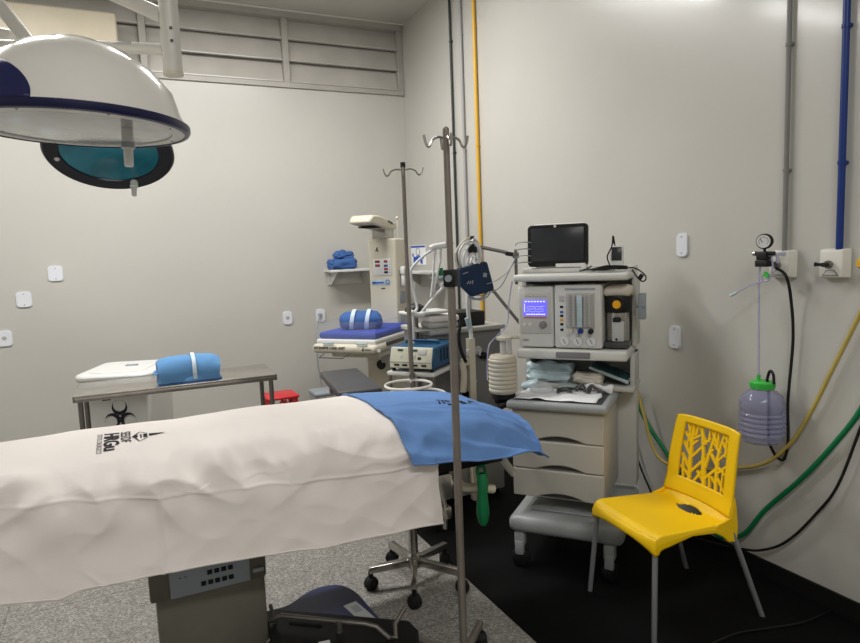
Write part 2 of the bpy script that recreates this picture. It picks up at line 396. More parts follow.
# ---- drape surfaces
TOPZ = .952
def crown(x): return lerp_tab([(-.5, .955), (.3, .953), (.95, .948), (1.2, .93), (1.35, .908), (1.45, .875), (1.54, .835)], x)
HEM = [(-1.4, .66), (-.39, .626), (-.24, .600), (-.19, .615), (0, .606), (.2, .596), (.37, .586), (.63, .563), (1.03, .546), (1.6, .53)]
CRE = [(-1.4, .93), (-.375, .886), (-.18, .873), (.03, .84), (.24, .828), (.62, .798), (1.05, .775), (1.6, .75)]
def prof(x, hem):
    z = crown(x); e = lerp_tab([(.9, 0), (1.54, .03)], x)
    return [(2.90, .60), (2.895, .78), (2.875, z-.05), (2.835, z-.008), (2.74, z+.004), (2.6, z+.006), (2.45, z), (2.34, z-.014-e*.2), (2.275, z-.045-e*.8), (2.235, z-.095-e), (2.205, max(z-.17-e, hem+.06)), (2.18, max(z-.26-e, hem+.03)), (2.155, hem)]
PROF = {}
def along(P, t):
    """point at arc-length fraction t of a smooth profile"""
    key = tuple(P)
    if key not in PROF:
        Q = spline([V((0, a, b)) for a, b in P], 4); L = [0]
        for a, b in zip(Q, Q[1:]): L.append(L[-1]+(b-a).length)
        PROF[key] = (Q, L)
    Q, L = PROF[key]
    s = t*L[-1]
    for i in range(len(Q)-1):
        if s <= L[i+1] or i == len(Q)-2:
            u = (s-L[i])/max(L[i+1]-L[i], 1e-9); return Q[i].lerp(Q[i+1], max(0, min(1, u)))
def ss(a, b, x):
    t = max(0, min(1, (x-a)/(b-a))); return t*t*(3-2*t)
def wrinkle(p, amp=1):
    x, y, z = p
    side = ss(.93, .70, z)*(1 if y < 2.5 else .3)                     # hanging part
    edge = math.exp(-((y-2.28)/.07)**2)                               # the soft front edge
    n1 = noise.noise(V((x*3.1, 1.7, z*1.2))); n2 = noise.noise(V((x*7.5+4, 9, z*2.6)))
    p = p.copy()
    p.y -= amp*side*(.030*n1+.010*n2)
    p.z += amp*edge*(.046*noise.noise(V((x*4.2, 3, 1)))+.034*noise.noise(V((x*10, 6, 2)))+.010*noise.noise(V((x*22, y*12, 2))))
    p.y -= amp*edge*.030*noise.noise(V((x*6, y*4, 8)))
    sk = noise.noise(V((x*6+p.z*5, p.z*7, 3.3))); sk2 = noise.noise(V((x*5-p.z*7, p.z*5, 8.8)))
    p.y -= amp*ss(.95, .88, z)*(1 if y < 2.5 else 0)*(.28+.9*ss(.70, .84, z))*(.020*(1-abs(sk)*2)+.016*(1-abs(sk2)*2))
    if z > .85: p.z += amp*(.006*noise.noise(V((x*3.3, y*5, 5)))+.003*noise.noise(V((x*9, y*8, 2))))
    return p
def sheet_pt(x, t):
    p = along(prof(x, lerp_tab(HEM, x)), t); p.x = x
    q = wrinkle(p)
    if y_front(p):
        dz = q.z-lerp_tab(CRE, x)
        q.y -= .005*math.exp(-(dz/.005)**2)                           # ironed crease along the side
        dx = x-.05-.05*(p.z-.7); q.y -= .006*math.exp(-(dx/.005)**2)*ss(.93, .85, p.z)
        if abs(x+.1) < .2: q.y -= .006*math.exp(-((x+.13-(p.z-.62)*-1.0)/.008)**2)*ss(.69, .63, p.z)
    q.x += .012*noise.noise(V((x*2, q.z*3, 3)))*ss(.9, .6, q.z)
    return q
def y_front(p): return p.y < 2.3
sh = MB()
X0, X1, NX, NT = -1.35, 1.045, 340, 230
cache = {}
def sheet_grid(u, v):
    return sheet_pt(X0+(X1-X0)*u, v*2 if v < .25 else .5+(v-.25)/1.5)
sh.grid(sheet_grid, NX, NT)
sheet = sh.build('white_drape', 'sheet', ang=180, loc=(.19, 2.52, .9)); tag(sheet, 'long white cotton sheet with black printing draped over the operating table', 'drape')
def rib():
    k = MB(); P = [sheet_pt(X0+(X1-X0)*i/160, 1)+V((0, -.003, .006)) for i in range(161)]
    k.tube(P, .0035, n=6); return k
rib().build('hem', 'sheet', sheet).location = V((-.19, -2.52, -.9))
# find the sheet's height under a point of its top
from mathutils.bvhtree import BVHTree
def drop(bvh, off):
    def fn(x, y):
        h = bvh.ray_cast(V((x, y, 2)), V((0, 0, -1)))
        return (h[0].z if h[0] else .95)+off
    return fn
def bvh_of(o):
    me = o.data; return BVHTree.FromPolygons([v.co+o.location for v in me.vertices], [tuple(p.vertices) for p in me.polygons])
zf = drop(bvh_of(sheet), .0022)
SL = V((.19, 2.52, .9))
def on_sheet(x0, y0, k=1.0):      # reading direction -Y, letter tops towards +X
    return lambda x, y, z: V((x0+y*k, y0-x, zf(x0+y*k, y0-x)))-SL
text_mesh('SES/DF', .046, on_sheet(-.046, 2.65), 'lettering', 'ink', sheet, bold=.0006, sx=1.15)
text_mesh('HRGu', .068, on_sheet(-.100, 2.65), 'lettering', 'ink', sheet, bold=.0020, sx=1.25)
text_mesh('CENTRO CIRÚRGICO', .024, on_sheet(-.124, 2.65), 'lettering', 'ink', sheet, sx=1.0)
def patch(polys, name):
    bm = bmesh.new()
    for P in polys:
        # subdivide outline so that it follows the cloth
        bm.faces.new([bm.verts.new((a, b, 0)) for a, b in P])
    bmesh.ops.triangulate(bm, faces=bm.faces); bmesh.ops.subdivide_edges(bm, edges=bm.edges, cuts=1, use_grid_fill=True)
    for v in bm.verts: v.co = V((v.co.x, v.co.y, zf(v.co.x, v.co.y)))-SL
    me = bpy.data.meshes.new(name); bm.to_mesh(me); bm.free(); me.materials.append(M['ink'])
    o = bpy.data.objects.new(name, me); COL.objects.link(o); o.parent = sheet
def bar(a, b, w0, w1=None):
    w1 = w0 if w1 is None else w1; a = V((*a, 0)); b = V((*b, 0)); n = (b-a).cross(V((0, 0, 1))).normalized()
    return [(a+n*w0/2)[:2], (b+n*w1/2)[:2], (b-n*w1/2)[:2], (a-n*w0/2)[:2]]
yc = 2.555
lg = [[(.075, yc+.020), (.165, yc+.008), (.075, yc-.012)],
      [(.045, yc+.022), (.067, yc+.022), (.067, yc+.004), (.045, yc+.004)], [(.045, yc-.002), (.067, yc-.002), (.067, yc-.020), (.045, yc-.020)],
      [(.030, yc+.026), (.037, yc+.026), (.037, yc-.026), (.030, yc-.026)],
      bar((-.004, yc+.005), (.028, yc+.062), .012, .004), bar((-.004, yc+.005), (.024, yc-.066), .012, .004), bar((.028, yc+.062), (.068, yc+.024), .004), bar((.024, yc-.066), (.068, yc-.026), .004),
      [(-.012, yc+.012), (.012, yc+.022), (.02, yc+.002), (.010, yc-.016), (-.01, yc-.004)]]
patch([[(-.010+(a+.012)*.66, b) for a, b in P] for P in lg], 'emblem')

# ---- blue cloth over the head end
BLEFT = [(0, .885), (.12, .895), (.25, .91), (.4, .912), (.65, .908), (.8, .915), (1, .93)]
def blue_left(v): return lerp_tab(BLEFT, v)
def blue_pt(u, v):
    xl = blue_left(v); x = xl+(1.562-xl)*u
    hem = lerp_tab([(.9, .790), (1.2, .755), (1.36, .742), (1.44, .750), (1.50, .742), (1.562, .698)], x)
    p = along([(a, b) for a, b in prof(x, hem) if b > .80 or a < 2.4][0 if u > 2 else 0:], v) if False else along(bprof(x, hem), v)
    p.x = x; q = wrinkle(p, .8 if u < .15 else .45)
    q.z += .0065
    if p.z < .93: q.y -= .012*ss(.95, .8, p.z)
    if p.y < 2.5:  # soft ridges running along the cloth
        q.z += .012*(1-2*abs(noise.noise(V((x*2.0+p.y, p.y*16+x*2, 4)))))*ss(2.75, 2.35, p.y)
    q.z += .004*noise.noise(V((x*6, p.y*9, 14)))
    e = ss(.9, 1.0, u); q.z -= e*.012*(1-v)
    if u > .93 and v > .9: q.y += .02*(u-.93)/.07
    return q
def bprof(x, hem):
    P = prof(x, hem); e = ss(1.35, 1.545, x)
    back = [(2.885, P[2][1]+.01)] if x < 1 else [(2.885-ss(1, 1.545, x)*.11, crown(x)-.03)]
    mid = [(a-(ss(1, 1.545, x)*.10 if a > 2.8 else 0), b) for a, b in P[3:4]]
    return back+mid+P[4:10]+[(2.195, (P[9][1]+hem)/2-.005), (2.175, hem)]
bk = MB().grid(blue_pt, 90, 80)
blue = bk.build('blue_cloth', 'blue', ang=180, loc=(1.2, 2.5, .9)); tag(blue, 'blue cotton cloth with dark lettering spread over the head end of the operating table', 'drape')
k = MB(); P = [blue_pt(0, i/60) for i in range(61)]+[blue_pt(i/60, 1) for i in range(1, 61)]+[blue_pt(1, 1-i/60) for i in range(1, 61)]
k.tube([p+V((0, 0, .001)) for p in P], .004, n=6); k.build('hem', 'blue', blue).location = V((-1.2, -2.5, -.9))
zb = drop(bvh_of(blue), .002); BL = V((1.2, 2.5, .9))
def on_blue(x0, y0): return lambda x, y, z: V((x0-x, y0-y, zb(x0-x, y0-y)))-BL
text_mesh('HRGu', .075, on_blue(1.385, 2.49), 'lettering', 'ink', blue, bold=.0022, sx=1.0)

# ---- green breathing bag hanging under the head end
g = thing('breathing_bag', 'limp green rubber bag hanging under the head end of the table', 'bag', (1.27, 2.235, .70))
MB().lathe([(0, -.245), (.012, -.243), (.022, -.225), (.027, -.19), (.025, -.14), (.020, -.09), (.020, -.05), (.012, -.02)], axis=(0, 0, 1), n=20).rough_up(.006, 30).build('bag', 'green', g)
MB().tube([(-.012, 0, -.05), (-.02, 0, 0), (-.005, .0, .01), (.015, 0, 0), (.022, 0, -.08), (.012, 0, -.12)], .007, smooth=5).build('strap', 'green', g)

# ---- surgeon's stool with five castors
def caster(parent, x, y, yaw, r=.03, name='caster', m='rubber', zt=.09):
    k = MB()
    for s in (-1, 1):
        k.lathe([(0, -.011), (r*.8, -.011), (r, -.006), (r, .006), (r*.8, .011), (0, .011)], (x+s*.014*sin(yaw)*-1, y+s*.014*cos(yaw), r), (-sin(yaw), cos(yaw), 0), n=18)
    k.lathe([(r*1.02, -.009), (r*1.1, -.009), (r*1.1, .009), (r*1.02, .009)], (x, y, r), (-sin(yaw), cos(yaw), 0), n=18, closed=True)
    k.cyl((x, y, r), (x, y, zt), .012, n=10)
    return k.build(name, m, parent)
st = thing('surgeon_stool', 'wheeled stool with chrome five-arm base below the drapes', 'stool', (1.165, 2.735, 0))
k = MB(); k.cyl((0, 0, .10), (0, 0, .30), .022); k.cyl((0, 0, .30), (0, 0, .47), .016); k.build('column', 'steel', st)
MB().lathe([(0, .455), (.10, .457), (.165, .47), (.172, .495), (.165, .52), (.12, .53), (0, .532)], n=36).build('seat', 'vinyl', st)
k = MB(); k.lathe([(0, .085), (.034, .085), (.034, .145), (.024, .155), (0, .155)], n=20); k.build('hub', 'steel', st)
for q, (dx, dy) in enumerate(((-.215, .05), (-.02, .25), (.22, .10), (.165, -.20), (-.095, -.21))):
    a = math.atan2(dy, dx); L = math.hypot(dx, dy)
    lg_ = MB().box((dx/2, dy/2, .105), (L, .032, .034), rz=a, ry=R(4), bev=.004).build('leg', 'steel', st)
    caster(lg_, dx*.96, dy*.96, a+.6)

# ================================================================== IV POLES
def hook(k, a, L, z, r=.0045):
    c, s = cos(a), sin(a); q = lambda d, h: (c*d, s*d, z+h)
    k.tube([q(0, 0), q(L*.35, .006), q(L*.62, -.004), q(L*.74, -.022), q(L*.86, -.026), q(L*.96, -.012), q(L*1.02, .012)], r, n=8, smooth=5)
def iv_pole(label, loc, h, rz, spread, hl):
    t = thing('iv_pole', label, 'IV pole', loc, rz)
    k = MB(); k.cyl((0, 0, .10), (0, 0, 1.47), .0142, n=20); k.build('lower_tube', 'pole', t)
    k = MB(); k.cyl((0, 0, 1.45), (0, 0, h), .0112, n=18); k.ball((0, 0, h), .0115); k.build('upper_tube', 'pole', t)
    MB().lathe([(0, .075), (.035, .075), (.035, .125), (.022, .14), (0, .14)], n=20).build('hub', 'steel_d', t)
    for i in range(4):
        k = MB(); hook(k, i*pi/2+spread, hl if i % 2 == 0 else hl*.6, h-.03); k.build('hook', 'steel', t)
    for i in range(5):
        a = 2*pi*i/5; q = MB().box((.125*cos(a), .125*sin(a), .095), (.25, .026, .026), rz=a, ry=R(4), bev=.004).build('leg', 'pole', t)
        caster(q, .235*cos(a), .235*sin(a), a+.5, .027)
    return t
p1 = iv_pole('steel IV pole standing in front of the draped operating table, black clamp halfway up', (1.03, 1.985, 0), 2.0, R(46), R(-52), .078)
kk = MB().bx((-.024, -.022, 1.47), (.024, .022, 1.53), bev=.005); kk.build('height_clamp', 'black', p1)
k = MB(); k.cyl((-.02, 0, 1.50), (-.035, 0, 1.50), .012); k.cyl((0, .02, 1.50), (0, .045, 1.50), .008); k.build('clamp_knob', 'wgrey', p1)
# ================================================================== YELLOW CHAIR
ch = thing('plastic_chair', 'yellow plastic chair with branch-pattern cut-outs in its back and grey tube legs', 'chair', (2.029, 1.987, 0), R(180-6))
# local: x forward, y towards the chair's left
def seat_z(u, v):          # u 0 front .. 1 back, v -1..1
    x = .225-.41*u
    dish = -.012*math.exp(-((u-.55)/.3)**2)*(1-v*v)
    return .452-.020*u+dish+.006*v*v-.016*ss(.10, 0, u)+.035*ss(.86, 1, u)**2
def seat_w(u): return lerp_tab([(0, .208), (.15, .212), (.5, .203), (.8, .197), (1, .194)], u)
def seat_pt(a, b):
    # b across with the skirt folded down at both ends, a along with a lip at the front
    NVS = .10
    if b < NVS: v, dr = -1, (NVS-b)/NVS
    elif b > 1-NVS: v, dr = 1, (b-1+NVS)/NVS
    else: v, dr = -1+2*(b-NVS)/(1-2*NVS), 0
    if a < .06: u, fr = 0, (.06-a)/.06
    else: u, fr = (a-.06)/.94, 0
    drop_ = dr*lerp_tab([(0, .062), (.12, .05), (.45, .022), (.75, .03), (1, .085)], u)
    frd = fr*(.030+.034*abs(v)**3)
    z = seat_z(u, v)-max(drop_, frd)
    w_ = seat_w(u)+.007*min(1, dr*2)
    x = .225-.41*u+.008*min(1, fr*2)-(.010*abs(v)**4 if u < .02 else 0)
    return V((x, v*w_, z))
def oval(a, b): return ((a-.86)/.065)**2+((b-.5)/.155)**2 < 1
k = MB(); NA, NB = 90, 84
gv = [[None]*(NB+1) for _ in range(NA+1)]
for i in range(NA+1):
    for j in range(NB+1):
        a, b = i/NA, j/NB; da, db = (a-.865)/.062, (b-.5)/.15; q = math.hypot(da, db)
        if .80 < q < 1.16:                                    # pull the ring of points onto the oval
            a, b = .865+da/q*.062, .5+db/q*.15
        gv[i][j] = (k.b.verts.new(seat_pt(a, b)), q)
for i in range(NA):
    for j in range(NB):
        c4 = [gv[i][j], gv[i+1][j], gv[i+1][j+1], gv[i][j+1]]
        if min(c[1] for c in c4) < .80: continue
        k.b.faces.new([c[0] for c in c4])
bmesh.ops.remove_doubles(k.b, verts=k.b.verts, dist=.0002); bmesh.ops.dissolve_degenerate(k.b, edges=k.b.edges, dist=.0002)
bmesh.ops.delete(k.b, geom=[v for v in k.b.verts if not v.link_faces], context='VERTS')
k.build('seat', 'yellow', ch, solid=.006, ang=60)
# backrest: local panel coordinates s (across, -1..1) and h (0..1 up)
def back_pt(s, h, off=0):
    w_ = lerp_tab([(0, .200), (.15, .198), (.5, .194), (.9, .184), (1, .182)], h)
    zz = .460+.352*h
    x = -.186-.012*ss(0, .2, h)-.03*h*h-.012*h+.022*(s*s)*(.4+.6*(1-h))
    top = -.012*abs(s)**6*ss(.85, 1, h)
    return V((x+off, s*w_, zz+top))
k = MB(); TH = .009
SI, H0, H1 = .70, .20, .90
k.grid(lambda a, b: back_pt(-1+2*a, b), 40, 40, skip=lambda a, b: abs(-1+2*a) < SI and H0 < b < H1)
k.build('backrest', 'yellow', ch, solid=.010, ang=60)
# branching bars
k = MB()
def branch(a, b, w=.05):
    w *= .8; a = (a[0]*1.06, a[1]); b = (b[0]*1.06, b[1]+(.02 if b[1] > .88 else 0))
    A = V((a[0], a[1], 0)); B = V((b[0], b[1], 0)); n = 5; L = (B-A); pn = V((-L.y*1.9, L.x*.55, 0)).normalized()
    ring = []
    for i in range(n+1):
        p = A.lerp(B, i/n); hw = w
        for sg in (1, -1):
            q = p+V((pn.x*hw*sg, pn.y*hw*sg*.5, 0)); ring.append((q.x, q.y))
    vs = [[k.b.verts.new(back_pt(x, y, o)) for x, y in ring] for o in (.001, -.009)]
    for i in range(n):
        a0, a1, b0, b1 = 2*i, 2*i+1, 2*i+2, 2*i+3
        k.b.faces.new((vs[0][a0], vs[0][b0], vs[0][b1], vs[0][a1])); k.b.faces.new((vs[1][a0], vs[1][a1], vs[1][b1], vs[1][b0]))
        k.b.faces.new((vs[0][a0], vs[1][a0], vs[1][b0], vs[0][b0])); k.b.faces.new((vs[0][a1], vs[0][b1], vs[1][b1], vs[1][a1]))
for a, b, w_ in [((-.40, .19), (-.44, .89), .05), ((.02, .19), (-.06, .55), .065), ((-.06, .55), (-.20, .89), .04), ((.36, .19), (.34, .60), .05), ((.34, .60), (.47, .89), .035),
             ((.02, .42), (.22, .89), .04), ((-.42, .34), (-.66, .50), .04), ((-.42, .50), (-.66, .66), .035), ((-.44, .68), (-.62, .89), .03), ((-.40, .28), (-.05, .50), .04), ((-.42, .46), (-.12, .66), .035),
             ((-.44, .62), (-.26, .72), .03), ((-.18, .80), (-.40, .72), .03), ((.02, .28), (.34, .46), .04), ((.0, .40), (-.26, .20), .04), ((.12, .62), (.34, .50), .035), ((.18, .76), (.40, .66), .03),
             ((.36, .36), (.66, .20), .035), ((.36, .40), (.66, .56), .035), ((.36, .56), (.66, .74), .03), ((.44, .80), (.66, .68), .03), ((-.12, .68), (.10, .80), .03), ((-.36, .76), (-.30, .89), .03),
             ((.30, .70), (.30, .89), .03), ((.54, .48), (.52, .20), .03), ((-.66, .34), (-.42, .24), .03), ((-.66, .78), (-.44, .66), .03), ((-.26, .89), (-.02, .70), .03), ((.10, .89), (.30, .74), .03), ((.44, .89), (.66, .80), .03), ((-.2, .34), (-.02, .24), .03), ((.04, .58), (.22, .68), .03), ((.2, .34), (.36, .26), .03), ((.38, .48), (.66, .42), .03), ((.56, .64), (.56, .89), .03), ((-.56, .20), (-.60, .44), .03), ((-.54, .58), (-.52, .89), .025), ((.04, .74), (.05, .89), .03), ((.18, .20), (.16, .36), .035)]:
    branch(a, b, w_)
k.build('branch_lattice', 'yellow', ch, ang=35)
# shoulders joining the back to the rear legs
for s in (-1, 1):
    pts = [(-.06, .425), (-.12, .392), (-.15, .362), (-.195, .355), (-.200, .42), (-.194, .50), (-.186, .545), (-.172, .50), (-.160, .462), (-.13, .452), (-.10, .446)]
    MB().prism(pts, .012, lambda x, y, z: V((x, s*(.1935+.004*ss(.6, .4, y))+(z-.006), y))).build('corner_bracket', 'yellow', ch, bevel=.003)
for x0, y0, x1, y1, z1 in ((.205, .192, .235, .222, .425), (.205, -.195, .228, -.232, .425), (-.17, .19, -.315, .225, .42), (-.17, -.19, -.315, -.225, .42)):
    q = MB().cyl((x0, y0, z1), (x1, y1, .012), .0115, .0105, n=16).build('leg', 'leg', ch)
    MB().cyl((x1, y1, .016), (x1, y1, 0), .0125, n=12).build('foot_cap', 'rubber', q)

# ================================================================== WALL PLATES, GAS OUTLETS, PIPES
def plate(label, loc, wall, kind='blank', w=.075, h=.122, group=None):
    t = thing('wall_plate', label, 'wall plate', loc, 0 if wall == 'back' else R(-90), group)   # local -y is into the room
    k = MB(); rc = .024; ol = []
    for cx_, cz_, a0 in ((w/2-rc, h/2-rc, 0), (-w/2+rc, h/2-rc, 90), (-w/2+rc, -h/2+rc, 180), (w/2-rc, -h/2+rc, 270)):
        ol += [(cx_+rc*cos(R(a0+15*i)), cz_+rc*sin(R(a0+15*i))) for i in range(7)]
    k.prism(ol, .006, lambda x, y, z: V((x, -z, y))); k.prism([(x*.93, y*.955) for x, y in ol], .0105, lambda x, y, z: V((x, -z, y)))
    k.build('cover', 'plate', t)
    if kind == 'blank':
        for z in (-.042, .042): MB().cyl((0, -.0102, z), (0, -.0112, z), .004, n=10).build('screw', 'steel_d', t)
    else:
        k = MB(); k.lathe([(0, 0), (.019, 0), (.019, .002), (0, .002)], (0, -.012, .002), (0, 1, 0), n=6); k.build('socket', 'label', t)
        k = MB()
        for x in (-.007, 0, .007): k.cyl((x, -.0122, .002), (x, -.0128, .002), .0028, n=8)
        k.build('contact_hole', 'black' if kind == 'socket' else 'green', t)
    return t
xs_ = lambda p: onx(*p, XR); ys_ = lambda p: ony(*p, YB)
def at(p, wall): q = xs_(p) if wall == 'right' else ys_(p); return (XR-.0005, q.y, q.z) if wall == 'right' else (q.x, YB-.0005, q.z)
plate('white blank wall plate above the other one, right of the anaesthesia monitor', at((683, 245), 'right'), 'right')
plate('white blank wall plate on the wall right of the anaesthesia machine, lower of the two', at((675.5, 337), 'right'), 'right')
plate('highest white blank wall plate on the back wall, left of the instrument table', at((55.5, 273.5), 'back'), 'back', w=.105)
plate('white blank wall plate just below and left of the highest one on the back wall', at((24, 299.5), 'back'), 'back', w=.105)
plate('white socket plate with a green centre at the left edge of the back wall', at((4.5, 338.5), 'back'), 'back', 'green', w=.105)
plate('white socket plate on the back wall above the red stool', at((287.5, 318), 'back'), 'back', 'socket', w=.085)
pp = plate('white socket plate with a plug and cord behind the infant warmer bed', at((320.5, 315.5), 'back'), 'back', 'socket', w=.085)
pg = thing('power_cord', 'grey plug and thin cord hanging from the socket by the warmer', 'cord', (1.66, YB-.012, 1.03))
MB().box((0, -.016, .005), (.03, .03, .028), bev=.006).build('plug', 'wgrey', pg)
MB().tube([(0, -.03, 0), (-.03, -.06, -.04), (-.055, -.05, -.2), (-.05, -.04, -.5), (0, -.05, -.8), (.1, -.06, -1.02)], .005, smooth=6).build('cable', 'wgrey', pg)

def gas_outlet(label, p, ):
    q = xs_(p); t = thing('gas_outlet', label, 'gas outlet', (XR-.0005, q.y, q.z), R(-90))
    k = MB()
    ou = [(-.058, .0), (-.058, .045), (-.028, .062), (.052, .066), (.058, .062), (.058, -.052), (.05, -.058), (-.04, -.062), (-.053, -.055)]
    k.box((0, -.02, .003), (.115, .04, .122), bev=.008, seg=3)
    for v in k.b.verts:
        if v.co.y < -.02: v.co.x = v.co.x*.86-.004; v.co.z = v.co.z*.92
    k.build('housing', 'outlet', t)
    k = MB(); k.lathe([(0, 0), (.014, 0), (.016, .004), (.016, .016), (.011, .02), (0, .02)], (-.008, -.06, 0), (0, 1, 0)); k.build('valve', 'steel_d', t)
    k = MB(); k.prism([(-.032, -.045), (.036, -.045), (.018, -.022), (-.014, -.022)], .002, lambda x, y, z: V((x-.006, -.0405-z, y))); k.build('badge', 'steel_d', t)
    k = MB(); k.prism([(-.026, -.042), (.030, -.042), (.015, -.025), (-.011, -.025)], .003, lambda x, y, z: V((x-.006, -.0405-z, y))); k.build('badge_face', 'label', t)
    return t
go1 = gas_outlet('cream wall gas outlet with the vacuum gauge plugged in, under the grey pipe', (786, 264.5))
go2 = gas_outlet('cream wall gas outlet with a bare metal nozzle, under the blue pipe', (838, 264))
k = MB(); k.cyl((-.008, -.058, 0), (-.008, -.085, 0), .009); k.cyl((-.008, -.075, 0), (-.032, -.085, .002), .007, .006); k.cyl((-.032, -.085, .002), (-.040, -.088, .002), .0085); k.build('nozzle', 'black', go2)
def pipe(label, x0, z0, m, r, y=None, z1=ZC-.002):
    y = onx(*x0, XR-.02).y
    t = thing('wall_pipe', label, 'pipe', (XR-r-.006, y, 0))
    MB().cyl((0, 0, z0), (0, 0, z1), r, n=18).build('tube', m, t)
    for z in (z0+.35, 2.4, 3.3):
        k = MB(); k.lathe([(r, -.007), (r+.003, -.007), (r+.003, .007), (r, .007)], (0, 0, z), closed=True, n=18); k.box((r+.002, 0, z), (.012, .03, .012)); k.build('clip', m, t)
pipe('grey wall pipe running down to the gas outlet with the vacuum gauge', (786.5, 130), 1.53, 'pipe_g', .0105)
pipe('dark blue wall pipe running down to the right-hand gas outlet', (843, 130), 1.53, 'pipe_b', .0135)
pipe('thin dark green wall pipe nearest the room corner', (453, 130), .4, 'pipe_k', .0105)
pipe('pale grey wall pipe between the dark green and the yellow pipe', (463.5, 130), .4, 'pipe_lg', .0125)
pipe('yellow wall pipe running down behind the blood pressure cuff', (477, 130), .4, 'pipe_y', .0135)

# ---- vacuum set on the left gas outlet
P = lambda x, y, X=2.52: onx(x, y, X)
B0 = P(764, 253)
vg = thing('vacuum_regulator', 'black vacuum regulator with round gauge plugged into the wall outlet', 'regulator', tuple(B0), R(-90))
k = MB(); k.box((0, 0, -.012), (.05, .04, .036), bev=.004); k.cyl((-.04, 0, -.002), (.05, 0, -.002), .009); k.box((0, 0, -.045), (.06, .042, .028), bev=.004); k.build('body', 'black', vg)
MB().cyl((-.05, 0, -.002), (-.038, 0, -.002), .011).build('knob', 'steel', vg)
k = MB(); k.lathe([(0, 0), (.03, 0), (.033, .004), (.033, .024), (.028, .03), (0, .03)], (.004, .005, .05), (.35, -.94, 0), n=30); k.cyl((.003, .0, .0), (.003, 0, .03), .006); gd = k.build('gauge', 'black', vg)
MB().lathe([(0, 0), (.0275, 0), (.0275, .0025), (0, .0025)], (.0147, -.0235, .05), (.35, -.94, 0), n=30).build('dial', 'white', gd)
k = MB(); gx = V((.94, .35, 0)); gc = V((.0165, -.0268, .05))
k.tube([gc-gx*.004+V((0, 0, -.004)), gc+gx*-.014+V((0, 0, .012))], .0012); k.tube([gc+gx*(.019*cos(a))+V((0, 0, .019*sin(a))) for a in [R(-40+i*20) for i in range(14)]], .0007, n=5); k.build('needle', 'ink', gd)
k = MB(); k.cyl((.02, -.0, -.01), (.062, .055, -.005), .008); k.cyl((.05, .02, -.012), (.05, .02, -.045), .007); k.build('coupling', 'tube_c', vg)
bt = P(762, 410)
bo = thing('suction_bottle', 'ribbed clear suction bottle with green cap hanging on the right wall', 'bottle', (bt.x, bt.y, 0))
zb0, zt0 = P(762, 441).z, P(764, 380).z
h = zt0-zb0-.03; pr = [(0, 0), (.075, 0), (.088, .012)]
for i in range(5):
    z = .03+i*.022; pr += [(.090, z), (.096, z+.006), (.096, z+.013), (.090, z+.019)]
pr += [(.094, .150), (.094, .175), (.085, .205), (.06, .228), (.045, .236), (.045, h)]
MB().lathe(pr, (0, 0, zb0), n=36).build('jar', 'bottle', bo)
MB().lathe([(0, h-.006), (.050, h-.006), (.052, h+.002), (.052, h+.02), (.046, h+.024), (0, h+.024)], (0, 0, zb0), n=26).build('cap', 'gcap', bo)
k = MB(); k.cyl((0, .02, zb0+h+.02), (0, .02, zb0+h+.05), .008); k.build('cap_spigot', 'gcap', bo)
k = MB(); k.tube([(0, .02, zb0+h+.04), (0, .024, zb0+h+.3), (0, .026, 1.42), (-.0, .022, 1.47)], .0045, n=8, smooth=4); k.build('suction_tube', 'tube_c', bo)
k = MB(); k.tube([(0, -.035, zb0+.02), (0, -.03, zb0+h), (0, -.022, zb0+h+.03), (0, -.035, zb0+h+.075), (0, -.052, zb0+h+.06), (0, -.055, zb0+h+.02)], .006, smooth=5); k.build('vent_tube', 'black', bo)
c0 = P(730, 296, 2.45); c1 = P(762, 280)
ct = thing('suction_catheter', 'thin clear suction catheter with pale blue tip below the vacuum gauge', 'catheter', tuple(c1))
k = MB(); k.tube([V((0, 0, .02)), V((0, 0, -.01)), (c0-c1)*.25+V((0, 0, .002)), (c0-c1)*.8], .0038, n=8, smooth=5); k.tube([V((0, 0, .0)), V((-.0, -.03, .0)), V((0, -.05, .05)), V((0, -.045, .10))], .0045, smooth=4); k.build('tubing', 'tube_c', ct)
k = MB(); k.tube([(c0-c1)*.78, (c0-c1)], .0065); k.build('tip', 'pkt', ct)
k = MB(); k.box((0, -.022, .022), (.012, .028, .016), rx=R(35)); k.build('clip', 'gcap', ct)
hs = [P(776, 268, 2.55), P(786, 276, 2.55), P(791, 300, 2.58), P(793, 340, 2.6), P(788, 400, 2.6), P(788, 440, 2.6), P(784, 459, 2.6), P(776, 456, 2.6), P(768, 441, 2.58)]
tag(MB().tube(hs, .0065, smooth=8).build('vacuum_hose', 'rubber', loc=hs[0]), 'black rubber hose looping from the vacuum gauge down to the suction bottle', 'hose')
# hoses and cords on the right wall
def run(name, pts, r, m, label, cat, X=2.6):
    Q = [onx(a, b, c) if len(t) == 3 else onx(t[0], t[1], X) for t in pts for a, b, c in [tuple(t) if len(t) == 3 else (t[0], t[1], X)]]
    for q in Q: q.z = max(q.z, r+.003)
    return tag(MB().tube(Q, r, smooth=8).build(name, m, loc=Q[0]), label, cat)
run('gas_hose', [(628, 372, 2.55), (634, 395), (648, 425), (668, 455), (690, 490), (715, 533), (742, 535), (765, 510), (800, 480), (830, 449), (862, 408), (880, 360)], .011, 'green', 'thick green gas hose sagging along the right wall behind the yellow chair', 'hose')
yh = run('gas_hose', [(629, 362, 2.50), (636, 385, 2.56), (644, 415, 2.565), (652, 445, 2.565), (664, 462, 2.565), (690, 469, 2.57), (735, 468), (765, 463), (790, 444), (812, 410), (832, 370), (858, 318), (872, 285), (868, 266)], .009, 'hose_y', 'pale yellow gas hose sagging along the wall below the suction bottle', 'hose')
q0 = onx(866, 263, 2.57)
